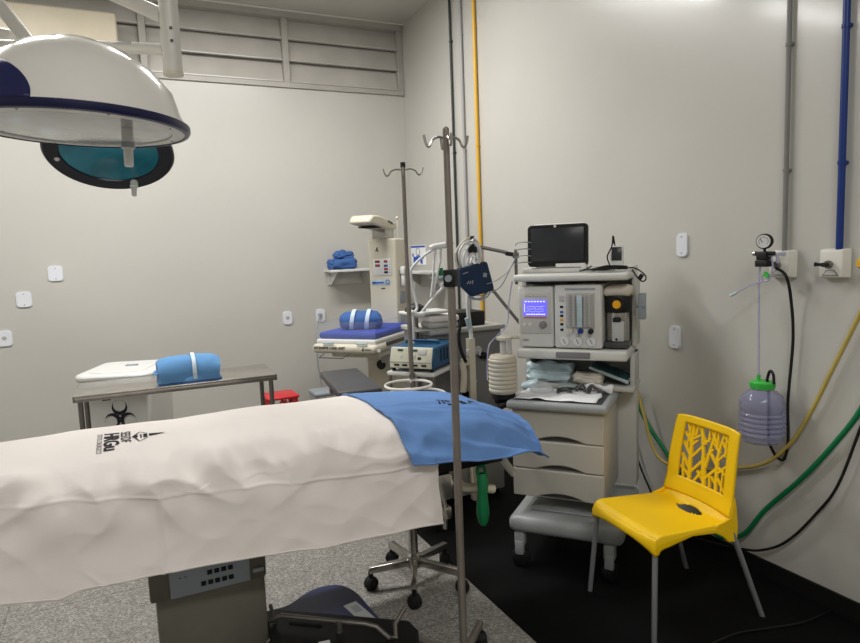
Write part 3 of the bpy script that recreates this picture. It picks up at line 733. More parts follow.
kn = MB().lathe([(0, 0), (.014, 0), (.022, .008), (.022, .022), (.014, .032), (0, .032)], (q0.x, q0.y, q0.z), (-1, .25, 0), n=20).build('hose_connector', 'pipe_y'); kn.parent = yh; kn.location = -yh.location
run('power_cord', [(632, 438), (638, 460), (648, 485), (660, 508), (690, 535, 2.6), (742, 549), (768, 549), (790, 539), (815, 515), (838, 485), (862, 424), (880, 380)], .006, 'rubber', 'black power cord sagging below the green hose on the right wall', 'cord')
fl = [onz(a, b, .008) for a, b in ((858, 603), (835, 609), (805, 622), (770, 628), (735, 634), (700, 650))]
tag(MB().tube(fl, .004, smooth=6).build('floor_cable', 'black', loc=fl[0]), 'thin dark cable lying across the black floor behind the chair leg', 'cord')

# ================================================================== ANAESTHESIA WORKSTATION
MA = R(-50); MO = V((1.642, 2.640, 0)); MU = V((cos(MA), sin(MA), 0)); MV = V((-sin(MA), cos(MA), 0))
def mw(u, v, z): return MO+MU*u+MV*v+V((0, 0, z))
am = thing('anesthesia_machine', 'grey anaesthesia machine with drawers, flow meters and lit blue display beside the right wall', 'anesthesia machine', tuple(MO), MA)
k = MB(); k.box((.278, .32, .225), (.56, .64, .085), bev=.035, seg=4); k.box((.265, .26, .275), (.36, .30, .012), bev=.005); k.build('base', 'grey_f', am)
for x, y, a in ((.05, .05, .5), (.49, .04, 1.2), (.05, .57, .2), (.49, .57, 2)):
    f = MB(); f.box((x, y, .145), (.055, .06, .08), bev=.012); f.box((x, y-.02, .10), (.045, .035, .075), bev=.01); fk = f.build('caster_fork', 'grey_f', am)
    caster(fk, x, y, a, .043, zt=.12)
k = MB(); k.bx((.018, .095, .345), (.465, .50, .80), bev=.01); k.build('drawer_cabinet', 'grey_b', am)
for z0, z1 in ((.645, .795), (.50, .642), (.355, .497)):
    # front panel with the arched finger recess cut out of its lower edge
    pts = [(.012, z1), (.012, z0)]+[(.13+.012*i, z0+.026*sin(pi*i/20)**.8) for i in range(21)]+[(.462, z0), (.462, z1)]
    d = MB().prism(pts, .035, lambda x, y, z: V((x, .07+z, y))).build('drawer', 'grey_b', am, bevel=.006)
    MB().bx((.12, .088, z0+.002), (.38, .094, z0+.03)).build('finger_recess', 'vinyl', d, smooth=False)
k = MB(); k.box((.2375, .29, .822), (.495, .50, .044), bev=.018, seg=4); k.build('worktop', 'grey_f', am)
MB().box((.2375, .27, .8425), (.43, .40, .006), bev=.002).build('tray_liner', 'vinyl', am)
k = MB(); k.bx((-.005, .50, .31), (.56, .60, .86), bev=.01); k.bx((.0, .36, .845), (.565, .62, .872), bev=.008); k.build('rear_column', 'grey_m', am)
k = MB(); k.bx((-.005, .52, .868), (.56, .60, 1.03)); k.build('bay_back', 'cab', am, smooth=False)
for x in (-.012, .537): MB().bx((x, .42, .868), (x+.024, .60, 1.03), bev=.004).build('side_panel', 'grey_m', am)
k = MB(); k.box((.270, .43, 1.047), (.555, .38, .05), bev=.012, seg=3); k.build('middle_shelf', 'grey_p', am)
MB().box((.285, .237, 1.048), (.17, .012, .032), bev=.004).build('pull_out_handle', 'cab', am)
k = MB(); k.box((.268, .44, 1.437), (.575, .40, .036), bev=.014, seg=3); k.box((.272, .50, 1.468), (.57, .22, .028), bev=.01); k.build('top_shelf', 'grey_p', am)
for x in (-.02, .555): MB().bx((x-.012, .45, 1.07), (x+.012, .61, 1.422), bev=.004).build('upright', 'grey_m', am)
MB().bx((-.02, .58, 1.07), (.555, .61, 1.422)).build('rear_panel', 'grey_m', am, smooth=False)
# ventilator display module
vm = MB().bx((-.005, .275, 1.078), (.181, .56, 1.392), bev=.012, seg=3).build('ventilator_module', 'grey_p', am)
MB().box((.088, .274, 1.255), (.162, .006, .21), bev=.003).build('bezel', 'grey_m', vm)
MB().box((.088, .2695, 1.283), (.122, .006, .082), bev=.002).build('display', 'lcd', vm)
k = MB(); [k.box((.04+i*.016, .2662, 1.316), (.010, .001, .006)) for i in range(7)]; [k.box((.045+i*.013, .2662, 1.250), (.009, .001, .006)) for i in range(8)]; k.box((.034, .2662, 1.283), (.003, .001, .045))
k.tube([(.045+i*.007, .2662, 1.290+.008*noise.noise(V((i*1.7, 3, 0)))) for i in range(14)], .0006, n=5)
for r in range(2): k.tube([(.045+i*.0068, .2662, 1.265+.013*r+.003*sin(i*1.2+r)) for i in range(14)], .0005, n=5)
k.build('display_trace', 'lcd_t', vm, smooth=False)
for i in range(6): MB().box((.04+i*.02, .2705, 1.345), (.013, .004, .008), bev=.001).build('button', 'label', vm)
MB().box((.088, .2705, 1.232), (.12, .003, .004)).build('red_line', 'red', vm, smooth=False)
MB().lathe([(0, 0), (.02, 0), (.017, .014), (0, .016)], (.128, .272, 1.196), (0, -1, 0), n=24).build('knob', 'cab', vm)
for x in (.03, .06): MB().box((x, .2705, 1.196), (.018, .004, .016), bev=.002).build('button', 'grey_p', vm)
k = MB(); k.box((.035, .2735, 1.115), (.03, .002, .006)); k.build('maker_mark', 'cab', vm, smooth=False)
# flow meter module
fm = MB().bx((.187, .27, 1.078), (.424, .56, 1.398), bev=.012, seg=3).build('flowmeter_module', 'grey_p', am)
MB().box((.318, .269, 1.268), (.142, .006, .178), bev=.003).build('tube_window', 'cab_l', fm)
for i in range(5):
    q = MB().cyl((.262+i*.026, .262, 1.19), (.262+i*.026, .262, 1.348), .0075, n=12).build('flow_tube', 'label', fm)
    k = MB()
    for j in range(10): k.box((.262+i*.026, .2535, 1.2+j*.015), (.008, .002, .0022))
    k.build('scale', 'cab', q, smooth=False)
MB().box((.318, .2515, 1.268), (.026, .002, .16)).build('blue_strip', 'pkt', fm, smooth=False)
for x, m in ((.272, 'grey_b'), (.322, 'pipe_b'), (.372, 'black')):
    MB().lathe([(0, 0), (.012, 0), (.0135, .004), (.0125, .026), (0, .028)], (x, .268, 1.168), (0, -1, 0), n=16).build('flow_knob', m, fm)
for x in (.238, .305, .372):
    q = MB().lathe([(0, 0), (.026, 0), (.026, .006), (.022, .008), (0, .008)], (x, .272, 1.113), (0, -1, 0), n=26).build('pressure_gauge', 'grey_m', fm)
    MB().lathe([(0, 0), (.0215, 0), (.0215, .001), (0, .001)], (x, .2635, 1.113), (0, -1, 0), n=26).build('dial', 'white', q)
    MB().tube([(x+.006, .262, 1.102), (x-.008, .262, 1.126)], .0016, n=6).build('needle', 'ink', q)
k = MB(); k.box((.225, .2695, 1.33), (.026, .003, .03), bev=.001); k.build('legend', 'label', fm)
for z, m in ((1.288, 'ink'), (1.262, 'bluelbl'), (1.243, 'ink'), (1.222, 'amber'), (1.200, 'ink'), (1.172, 'ink')):
    MB().box((.225, .2695, z), (.016, .004, .012), bev=.001).build('indicator', m, fm)
MB().box((.318, .2695, 1.377), (.15, .003, .009)).build('title_strip', 'wgrey', fm, smooth=False)
# vaporizer
vp = MB().lathe([(0, 1.105), (.05, 1.105), (.054, 1.115), (.054, 1.265), (0, 1.265)], (.488, .36, 0), n=28).build('vaporizer', 'steel', am)
MB().lathe([(0, 1.255), (.06, 1.255), (.063, 1.262), (.063, 1.328), (.058, 1.338), (0, 1.338)], (.488, .36, 0), n=28).build('dial_head', 'black', vp)
k = MB(); k.lathe([(0, 0), (.036, 0), (.034, .012), (0, .012)], (.492, .304, 1.298), (0, -1, 0), n=24); k.build('dial_ring', 'rubber', vp)
MB().lathe([(0, 0), (.021, 0), (.019, .01), (0, .011)], (.492, .293, 1.298), (0, -1, 0), n=24).build('amber_button', 'amber', vp)
k = MB(); k.box((.497, .302, 1.165), (.058, .02, .10), bev=.004); k.build('sight_glass', 'label', vp)
MB().box((.492, .296, 1.222), (.038, .02, .022), bev=.004).build('filler_cap', 'ink', vp)
MB().cyl((.49, .296, 1.125), (.49, .286, 1.125), .006).build('drain_knob', 'black', vp)
k = MB(); k.box((.488, .36, 1.095), (.115, .12, .03), bev=.006); k.box((.488, .42, 1.2), (.02, .06, .2)); k.build('mount', 'vinyl', vp)
MB().box((.49, .375, 1.362), (.13, .13, .052), bev=.022, seg=4).rough_up(.01, 18).build('folded_cloth', 'cream_w', vp)
k = MB(); k.box((.60, .40, 1.28), (.035, .05, .13), bev=.004); k.cyl((.57, .40, 1.28), (.62, .37, 1.28), .006); k.build('side_bracket', 'wgrey', am)
# absorber canister with ribbed wall
ab = MB(); pr = [(0, .868), (.066, .868)]
for i in range(8): z = .875+i*.0215; pr += [(.068, z), (.073, z+.004), (.073, z+.012), (.067, z+.017)]
pr += [(.068, 1.048), (.062, 1.058), (0, 1.060)]
ab = ab.lathe(pr, (-.045, .12, 0), n=36).build('absorber_canister', 'bell', am)
MB().lathe([(0, .84), (.06, .84), (.062, .87), (0, .87)], (-.045, .12, 0), n=28).build('absorber_base', 'black', ab)
k = MB(); k.cyl((-.05, .15, 1.055), (-.05, .15, 1.135), .016); k.cyl((-.015, .15, 1.055), (-.015, .15, 1.135), .011); k.build('valve_tube', 'label', ab)
k = MB(); k.lathe([(0, 1.13), (.036, 1.132), (.038, 1.145), (.02, 1.155), (0, 1.156)], (-.045, .15, 0), n=24); k.cyl((-.045, .15, 1.143), (.02, .2, 1.143), .012); k.build('valve_cap', 'cream', ab)
k = MB(); k.cyl((.0, .13, .83), (-.06, .09, .80), .022); k.box((-.045, .16, .815), (.06, .12, .05), bev=.01); k.box((.0, .2, .80), (.1, .03, .04), bev=.005); k.build('absorber_bracket', 'black', am)
# hose support arms on the left upright
k = MB(); pA = V((-.035, .36, 1.46)); k.cyl((-.035, .36, 1.40), (-.035, .36, 1.585), .0085); k.box((-.035, .36, 1.553), (.03, .03, .03), bev=.005); k.build('arm_post', 'steel_d', am)
def ml(w): w = V(w)-MO; return V((w.dot(MU), w.dot(MV), w.z))
tipA = ml(ony(480, 247, 3.0)); endA = V((-.035, .36, 1.553))
k = MB(); k.tube([endA, endA.lerp(tipA, .35)+V((0, 0, .004)), tipA], .0095); k.box(endA.lerp(tipA, .16), (.05, .026, .022), rz=.5, ry=.2, bev=.004, mi=1); k.build('upper_arm', ['steel_d', 'black'], am)
b0 = V((-.02, .40, 1.17)); b1 = ml(ony(470, 262, 3.06))
k = MB(); k.tube([b0, b0.lerp(b1, .5), b1], .009); k.build('lower_arm', 'steel_d', am)
k = MB(); hk = ml(ony(472.5, 243, 3.02)); k.box(hk, (.022, .022, .075), bev=.006); k.box(hk+V((0, 0, -.035)), (.05, .03, .035), bev=.008); k.build('arm_hook', 'black', am)
for i in range(4):
    z = 1.50+i*.035; MB().tube([(-.035, .36, z), (-.02, .34, z+.012), (.02, .36, z+.016), (.045, .40, z+.01)], .0028, smooth=5, n=6).build('sensor_lead', 'wgrey', am)
k = MB(); k.tube([(-.03, .35, 1.55), (-.06, .33, 1.48), (-.11, .31, 1.39), (-.19, .30, 1.35), (-.235, .30, 1.345)], .003, smooth=6, n=6); k.tube([(-.035, .35, 1.53), (-.07, .33, 1.47), (-.14, .31, 1.42), (-.20, .30, 1.405)], .0022, smooth=6, n=6); k.build('sensing_line', 'wgrey', am)
MB().tube([(-.04, .30, 1.42), (-.055, .28, 1.30), (-.06, .26, 1.2), (-.10, .2, 1.14), (-.125, .15, 1.1), (-.13, .13, 1.0), (-.12, .1, .93)], .004, smooth=6, n=8).build('clear_line', 'tube_c', am)
# ---- on the shelves
mo = thing('patient_monitor', 'dark flat patient monitor with white rear shell on top of the anaesthesia machine', 'monitor', tuple(mw(.178, .42, 1.482)), MA)
k = MB(); k.box((0, .035, .118), (.30, .07, .225), bev=.03, seg=4); k.box((0, .04, .01), (.24, .12, .02), bev=.008); k.box((.07, -.005, .012), (.16, .06, .022), bev=.008); k.build('housing', 'white', mo)
be = MB().prism(rrect(.315, .218, .022), .03, lambda x, y, z: V((x, .003-z+y*.05, .115+y))).build('bezel', 'black', mo, bevel=.004)
MB().box((-.0, -.029, .121), (.278, .004, .172), rx=R(-3), bev=.001).build('screen', 'screen', be)
k = MB(); k.lathe([(0, 0), (.007, 0), (0, .002)], (-.008, -.034, .214), (0, -1, 0), n=16); k.build('white_logo', 'white', be)  # white logo at the top of the bezel
k = MB(); k.lathe([(0, 0), (.008, 0), (0, .002)], (-.022, -.024, .017), (0, -1, 0), n=16); k.build('yellow_mark', 'amber', be)
MB().lathe([(0, 0), (.015, 0), (.013, .018), (0, .02)], (.138, -.03, .004), (0, -1, 0), n=20).build('dial_knob', 'white', mo)
hd = thing('handheld_device', 'small white hand-held device with dark screen standing on the anaesthesia machine', 'device', tuple(mw(.475, .42, 1.482)), MA)
bd = MB().box((0, .01, .05), (.066, .022, .105), rx=R(-8), bev=.008, seg=3).build('body', 'white', hd)
MB().box((0, -.003, .062), (.05, .004, .068), rx=R(-8), bev=.002).build('screen', 'screen', bd)
k = MB()
for i in range(3): k.box((-.015+i*.015, .003, .018), (.008, .004, .006), rx=R(-8))
k.build('keys', 'wgrey', bd, smooth=False)
k = MB(); k.tube([(-.01, .02, .10), (-.018, .015, .135), (-.02, .01, .15), (-.024, .0, .10), (-.045, -.01, .05), (-.03, -.03, .006)], .0035, smooth=6, n=8); k.cyl((-.016, .016, .115), (-.019, .012, .15), .007, .005); k.build('lead', 'rubber', hd)
cb = thing('cable_bundle', 'tangled black cables lying on the right end of the machine top', 'cable', tuple(mw(.44, .30, 1.46)), MA)
k = MB(); rr = random.Random(3)
for i in range(4):
    k.tube([(-.13+.02*i, .0, .006+.008*i), (-.08, .02*rr.uniform(-1, 1), .012), (0, .03*rr.uniform(-1, 1), .01+.006*i), (.05, .02*rr.uniform(-1, 1), .02), (.10, .01, .012+.004*i), (.0, -.02, .016+.004*i), (-.06, -.015, .008)], .0034, smooth=8, n=6)
k.tube([(.06, .0, .012), (.13, .0, .016), (.175, -.005, -.01), (.19, -.01, -.035), (.175, -.012, -.05), (.15, -.012, -.03), (.125, -.006, .008)], .0036, smooth=8, n=6)
k.build('cable', 'rubber', cb)
k = MB(); k.box((.165, -.012, -.028), (.02, .014, .03), ry=.6, bev=.004); k.build('plug', 'black', cb)
MB().box((-.02, .03, .012), (.12, .03, .018), rz=.2, bev=.005).build('white_block', 'label', cb)
# wrapped packs in the bay
pk = mw(.12, .44, .874)
tag(MB().box((0, 0, .045), (.235, .11, .09), rx=R(-12), bev=.02, seg=4).rough_up(.020, 16, 2, 5).build('wrapped_pack', 'pkt', loc=(0, 0, 0)), 'crumpled pale blue plastic pack on the left of the open bay under the machine', 'pack')
o = COL.objects[-1]; o.location = pk; o.rotation_euler = (0, 0, MA)
def place(o, w, rz=MA): o.location = w; o.rotation_euler = (0, 0, rz); return o
k = MB(); k.box((0, 0, .03), (.14, .10, .05), bev=.018, seg=4); tag(place(k.rough_up(.014, 20, 5, 4).build('cloth_pack', 'cream_w'), mw(.33, .40, .873)), 'small cream cloth pack in the middle of the open bay', 'pack')
t = thing('instrument_pouch', 'dark green see-through pouch with white edges leaning in the right of the open bay', 'pouch', tuple(mw(.44, .44, .935)), MA)
MB().box((0, 0, 0), (.20, .12, .014), ry=R(20), rx=R(8), bev=.005).rough_up(.006, 16, 0, 6).build('pouch', 'pgreen', t)
k = MB(); q = Matrix.Rotation(R(20), 3, 'Y') @ Matrix.Rotation(R(8), 3, 'X')
k.tube([q @ V(p) for p in ((-.10, -.06, 0), (.10, -.06, 0), (.10, .06, 0), (-.10, .06, 0))], .009, closed=True, n=8); k.build('sealed_edge', 'pkt', t)
# on the worktop tray
k = MB(); pts = [(-.19, -.13), (.05, -.15), (.13, -.13), (.16, -.06), (.20, .0), (.19, .12), (.02, .10), (-.05, .13), (-.19, .11)]
k.grid(lambda a, b: V((-.20+.40*a+.02*noise.noise(V((a*3, b*3, 1))), -.14+.25*b+.02*noise.noise(V((b*3, a*3, 4))), .006+.012*max(0, noise.noise(V((a*5, b*5, 9)))))), 30, 20)
tag(place(k.build('paper_sheet', 'paper', solid=.001), mw(.225, .215, .846)), 'creased white paper sheet spread on the worktop above the drawers', 'paper')
tag(place(MB().lathe([(.062, .004), (.06, .02), (.05, .038), (.03, .05), (.014, .056), (.0, .058)], n=28).build('clear_dome', 'dome_c'), mw(.12, .245, .853)), 'clear plastic dome lying on the white paper', 'cover')
for i, (u, v, a, lb) in enumerate(((.235, .24, .5, 'curved grey steel tool on the white paper, closest to the clear dome'), (.315, .28, -.3, 'dark grey steel tool standing in the middle of the white paper'), (.375, .27, .2, 'dark grey curved steel tool on the paper furthest from the clear dome'))):
    t = thing('steel_tool', lb, 'tool', tuple(mw(u, v, .856)), MA+a, 'steel tools on the white paper'); t.scale = (.72, .72, .72)
    if i == 0: MB().tube([(-.045, -.02, .008), (-.03, .012, .012), (.0, .025, .016), (.035, .012, .016), (.045, -.004, .010)], lambda t_: .008+.008*sin(pi*t_), smooth=6).build('blade', 'tool', t)
    else: MB().tube([(-.03, -.02, .01), (-.02, .0, .03), (-.005, .012, .045), (.02, .005, .03), (.04, -.02, .01)], lambda t_: .018-.010*t_, smooth=6).build('blade', 'tool', t)
    k = MB(); k.cyl((.03, -.01, .010), (.075 if i else .055, -.03, .010), .009); k.build('handle', 'tool', t)
k = MB(); k.box((0, 0, .02), (.085, .05, .03), rx=R(20), ry=R(-14), bev=.006); tag(place(k.rough_up(.010, 30, 0, 3).build('blue_wrapper', 'pkt'), mw(.045, .315, .850)), 'small crumpled blue wrapper at the back left of the worktop', 'wrapper')
k = MB(); k.tube([(-.05, 0, .01), (0, .02, .012), (.06, .015, .01), (.10, .02, .012)], .006, smooth=5); tag(place(k.build('clear_tube', 'pkt'), mw(.24, .325, .852)), 'short pale tubing on the worktop behind the tools', 'tube')
k = MB(); k.tube([(-.04, 0, .02), (.0, .02, .03), (.05, 0, .025), (.09, .01, .02)], lambda t_: .016+.006*sin(9*t_), smooth=6); tag(place(k.rough_up(.008, 40).build('crumpled_tissue', 'paper'), mw(.375, .305, .848)), 'crumpled white tissue at the right rear of the worktop', 'tissue')

# ================================================================== BLOOD PRESSURE CUFF
Yc = 3.0; O = ony(473, 280, Yc)
cu = thing('blood_pressure_cuff', 'navy blood pressure cuff with looped grey hoses hanging from the support arm', 'cuff', tuple(O))
cq = [ony(a, b, Yc)-O for a, b in ((456, 269), (485, 261), (492.5, 289), (489, 291), (470, 297), (459, 286))]
k = MB(); A = [k.b.verts.new(p+V((0, -.028, 0))) for p in cq]; B = [k.b.verts.new(p+V((.012, .028, 0))) for p in cq]; n = len(cq)
for i in range(n): k.b.faces.new((A[i], A[(i+1) % n], B[(i+1) % n], B[i]))
k.b.faces.new(A[::-1]); k.b.faces.new(B)
sleeve = k.build('sleeve', 'cuffb', cu, bevel=.014)
def cpt(a, b): return ony(a, b, Yc-.03)-O
k = MB()
for a, b, c, d in ((467, 284, 469, 281), (469.5, 284, 471, 281), (472, 284, 473, 280.5), (463, 274, 468, 272)): k.tube([cpt(a, b), cpt(c, d)], .0022, n=5)
k.build('printed_mark', 'label', sleeve)
MB().box(cpt(485, 275), (.022, .002, .022), ry=.2).build('white_label', 'wgrey', sleeve, smooth=False)
random.seed(5)
for pts in (((458, 268), (455, 255), (462, 243), (471, 238), (474, 243)), ((461, 267), (459, 254), (464, 244), (472, 240)), ((473, 238), (478, 243), (481, 252), (482, 261)), ((472, 240), (477, 247), (479, 256), (479, 263)),
            ((466, 266), (470, 256), (475, 253), (476, 262)), ((470, 264), (473, 257), (478, 259), (480, 264)), ((464, 266), (464, 256), (468, 247), (472, 243))):
    MB().tube([ony(a, b, Yc+random.uniform(-.03, .03))-O for a, b in pts], .0065, n=8, smooth=6).build('hose', 'bell' if len(pts) > 4 else 'tube', cu)
k = MB(); k.tube([ony(a, b, Yc)-O for a, b in ((468, 296), (474, 299), (482, 298), (487, 292))], .006, n=8, smooth=6); k.tube([ony(a, b, Yc)-O for a, b in ((472, 297), (480, 300), (488, 296), (490, 290))], .004, n=8, smooth=6); k.build('lower_hose', 'wgrey', cu)
"""end4"""

# ================================================================== GREY CABINET, SHELF ARM, BREATHING TUBES
cx0, cx1, cy0, cy1 = 1.665, 2.165, 3.50, 3.92
gc_ = thing('equipment_cabinet', 'dark grey equipment cabinet with a pale base behind the operating table', 'cabinet', (1.915, 3.71, 0))
def G(x, y, z): return (x-1.915, y-3.71, z)
MB().bx(G(cx0, cy0, .03), G(cx1, cy1, .50), bev=.012).build('lower_body', 'cab_l', gc_)
MB().bx(G(cx0, cy0, .505), G(cx1, cy1, 1.085), bev=.01).build('upper_body', 'cab', gc_)
MB().bx(G(cx0-.02, cy0-.03, 1.085), G(cx1+.015, cy1, 1.115), bev=.008, seg=3).build('top', 'cab_l', gc_)
for x, y in ((cx0+.05, cy0+.05), (cx1-.05, cy0+.05), (cx0+.05, cy1-.05), (cx1-.05, cy1-.05)): MB().cyl(G(x, y, 0), G(x, y, .04), .025).build('foot', 'rubber', gc_)
k = MB(); k.lathe([(0, 0), (.028, 0), (.028, .012), (.02, .02), (0, .02)], G(1.985, cy0+.002, .96), (0, -1, 0), n=24); k.cyl(G(1.985, cy0-.02, .96), G(1.985, cy0-.03, .93), .008); k.build('gas_coupling', 'label', gc_)
MB().lathe([(0, 0), (.024, 0), (.022, .03), (0, .034)], G(2.02, cy0-.002, .925), (0, -1, 0), n=22).build('knob', 'black', gc_)
for x, z in ((1.955, .80), (1.965, .765), (1.95, .735)): MB().lathe([(0, 0), (.009, 0), (.008, .004), (0, .004)], G(x, cy0-.001, z), (0, -1, 0), n=12).build('screw', 'label', gc_)
k = MB(); k.bx(G(cx1-.06, cy0-.012, .60), G(cx1+.02, cy0+.1, .68), bev=.01); k.build('black_block', 'black', gc_)
tag(MB().bx((1.86, 3.52, 1.1155), (2.06, 3.74, 1.205), bev=.006).build('black_box', 'black', loc=(1.96, 3.63, 1.1155)), 'matt black box standing on the grey equipment cabinet', 'box')
# pole with a shelf arm left of the cabinet
k = MB(); k.cyl(G(1.645, 3.66, .55), G(1.645, 3.66, 1.235), .013); k.box(G(1.655, 3.66, .7), (.03, .05, .04)); k.box(G(1.655, 3.66, 1.0), (.03, .05, .04)); k.build('side_post', 'steel_d', gc_)
MB().box(G(1.66, 3.58, 1.222), (.27, .17, .02), bev=.008, seg=3).build('shelf_arm', 'grey_p', gc_)
MB().box(G(1.685, 3.57, 1.118), (.24, .19, .006), bev=.002).build('top_mat', 'cab_l', gc_)
tag(MB().lathe([(0, 0), (.062, 0), (.066, .008), (.058, .028), (.035, .042), (.012, .048), (0, .048)], n=28).build('black_mask', 'black', loc=(0, 0, 0)), 'round black rubber mask lying on the white shelf arm of the grey cabinet', 'mask'); COL.objects[-1].location = (1.60, 3.57, 1.2325)
for i, (z, m, lb) in enumerate(((1.1215, 'label', 'grey folded cloth on the left end of the grey cabinet, under the white one'), (1.160, 'sheet', 'white folded cloth on top of the grey one at the left end of the cabinet'))):
    o = tag(MB().box((0, 0, .018), (.20, .15, .036), bev=.014, seg=3).rough_up(.006, 15, i).build('folded_cloth', m), lb, 'cloth'); o.location = (1.765, 3.575, z)
bc = thing('breathing_circuit', 'white ventilator tubes with a Y-piece hanging between the two IV poles', 'tubing', tuple(ony(437, 246, 3.5)))
OB = ony(437, 246, 3.5)
def bp(a, b, Y=3.5): return ony(a, b, Y)-OB
k = MB(); k.tube([bp(430, 249), bp(434, 247), bp(440, 246), bp(445, 245)], .019, smooth=4); k.build('manifold', 'white', bc)
k = MB(); k.tube([bp(444, 246), bp(447, 245)], .016); k.build('manifold_end', 'black', bc)
k = MB(); k.tube([bp(446, 244.5), bp(449, 244), bp(453, 243.5)], .006, smooth=3); k.build('red_tip', 'red', bc)
def ribbed(pts, r, name='hose'):
    k = MB(); n = 90; k.tube(pts, lambda t: r*(1+.10*sin(t*n*2.2)), smooth=14, n=10); return k.build(name, 'tube', bc)
ribbed([bp(432, 250), bp(421, 258), bp(412, 268), bp(411, 275), bp(414, 292), bp(417, 308, 3.48), bp(413, 316, 3.45), bp(414, 345, 3.45)], .008)
ribbed([bp(436, 249), bp(434, 262), bp(433, 280), bp(431, 297)], .007)
ribbed([bp(441, 249), bp(440, 262), bp(436, 280), bp(433, 292)], .007)
ribbed([bp(446, 285), bp(436, 295), bp(425, 308, 3.48), bp(419, 315, 3.46)], .009)
k = MB(); k.tube([bp(411, 312, 3.44), bp(417, 315, 3.44), bp(424, 314, 3.44)], .016, smooth=3); k.build('y_piece', 'white', bc)
MB().tube([bp(441, 286), bp(447, 282), bp(449, 270)], .017, smooth=3).build('bottle_adapter', 'white', bc)
k = MB(); k.tube([bp(441, 277), bp(441, 268)], .013); k.build('green_valve', 'green', bc)
wt = thing('hanging_tube', 'white tube with pale connectors hanging in front of the grey cabinet', 'tube', tuple(ony(470, 330, 3.35)))
OW = ony(470, 330, 3.35)
def wp(a, b, Y=3.35): return ony(a, b, Y)-OW
k = MB(); k.tube([wp(468, 292), wp(468, 310), wp(471, 335), wp(472, 350)], .012, smooth=5); k.build('tube', 'tube', wt)
k = MB(); k.tube([wp(467, 318), wp(470, 328)], .016); k.build('collar', 'pkt', wt)
k = MB(); k.box(wp(470, 353), (.045, .03, .05), bev=.006); k.cyl(wp(472, 356), wp(473, 368), .012); k.build('connector', 'label', wt)
k = MB(); k.tube([wp(462, 362), wp(464, 375), wp(463, 392)], .020, smooth=3); k.box(wp(465, 362), (.06, .03, .045), bev=.008); k.build('elbow', 'bell', wt)
k = MB(); k.tube([wp(461, 320, 3.33), wp(459, 335, 3.33), wp(461, 350, 3.33), wp(466, 362, 3.33)], .010, smooth=5); k.build('black_tube', 'black', wt)
MB().bx(wp(462, 392), wp(472, 430), bev=.006).box((0, 0, -.55), (.04, .04, 1.0)).build('support_post', 'bell', wt)

# ================================================================== ELECTROSURGICAL UNIT
A52 = R(-50)
ec = thing('equipment_trolley', 'small trolley with white rings and a tall IV pole carrying the blue electrosurgical generator', 'trolley', (1.555, 3.40, 0), A52)
MB().box((0, 0, .905), (.30, .33, .022), bev=.006).build('top_shelf', 'grey_p', ec)
MB().box((0, 0, .20), (.30, .33, .022), bev=.006).build('lower_shelf', 'grey_p', ec)
for x in (-.135, .135):
    for y in (-.15, .15): MB().cyl((x, y, .07), (x, y, .9), .011).build('leg', 'steel_d', ec); caster(ec, x, y, .4, .028)
eq = lambda x, y, z=0: V((cos(-A52)*(x-1.555)-sin(-A52)*(y-3.40), sin(-A52)*(x-1.555)+cos(-A52)*(y-3.40), z))
pb = eq(1.417, 3.245); k = MB(); k.cyl(pb+V((0, 0, .16)), pb+V((0, 0, 1.50)), .0135, n=20); k.cyl(pb+V((0, 0, 1.48)), pb+V((0, 0, 2.055)), .011, n=18); po_ = k.build('pole', 'pole', ec)
MB().lathe([(0, 2.045), (.014, 2.045), (.014, 2.072), (0, 2.072)], pb).build('top_cap', 'black', po_)
for z in (.20, .905): MB().box((pb+V((pb.x*.7, -.165, 0)))/2+V((0, 0, z)), (.03, .09, .02), rz=R(20)).build('pole_clamp', 'steel_d', ec)
for i in range(4):
    k = MB(); hook(k, i*pi/2+R(25), .105 if i % 2 == 0 else .06, 2.03)
    for v in k.b.verts: v.co += V((pb.x, pb.y, 0))
    k.build('hook', 'steel', po_)
for z, r, c in ((.835, .165, (1.36, 3.085)), (.885, .125, (1.345, 3.13))):
    o_ = eq(*c); k = MB(); k.tube([o_+V((r*cos(a), r*sin(a), z)) for a in [2*pi*i/40 for i in range(40)]], .0075, n=8, closed=True)
    k.tube([pb+V((0, 0, z)), pb.lerp(o_, .4)+V((0, 0, z))], .006); k.build('ring', 'enamel', ec)
es = thing('electrosurgical_unit', 'blue and cream electrosurgical generator with sloping front panel', 'generator', (1.565, 3.408, .9165), A52)
SP = [(-.165, .018), (-.165, .055), (-.138, .140), (.20, .140), (.20, .018)]
MB().prism([(a, b) for a, b in SP], .285, lambda x, y, z: V((-.1425+z, x, y))).build('housing', 'esu', es, bevel=.008)
fa = MB().prism([(-.172, .022), (-.172, .056), (-.144, .137), (-.133, .137), (-.155, .022)], .262, lambda x, y, z: V((-.131+z, x, y))).build('front_panel', 'esuf', es, bevel=.003)
tilt = math.atan2(.028, .081)
def fp(x, h): z = h*.81+.0106; return V((x, -.172+.028*(z-.056)/.081-.001, z))
for x, h, sx_, sz_, m in ((-.07, .137, .034, .012, 'pgreen'), (.02, .137, .034, .012, 'pgreen'), (.07, .125, .05, .03, 'label'), (.055, .085, .022, .014, 'ink'), (-.06, .095, .012, .02, 'label'), (.02, .098, .02, .024, 'label')):
    MB().box(fp(x, h), (sx_, .004, sz_), rx=-tilt, bev=.001).build('indicator' if m != 'ink' else 'switch', m, fa)
MB().box((0, -.174, .057), (.262, .003, .003)).build('divider', 'wgrey', fa, smooth=False)
for x in (-.085, -.035, .03, .085): MB().box((x, -.174, .040), (.032, .006, .010), bev=.002).build('socket', 'ink', fa)
for x in (-.12, .12):
    for y in (-.14, .14): MB().cyl((x, y, 0), (x, y, .022), .012).build('foot', 'rubber', es)
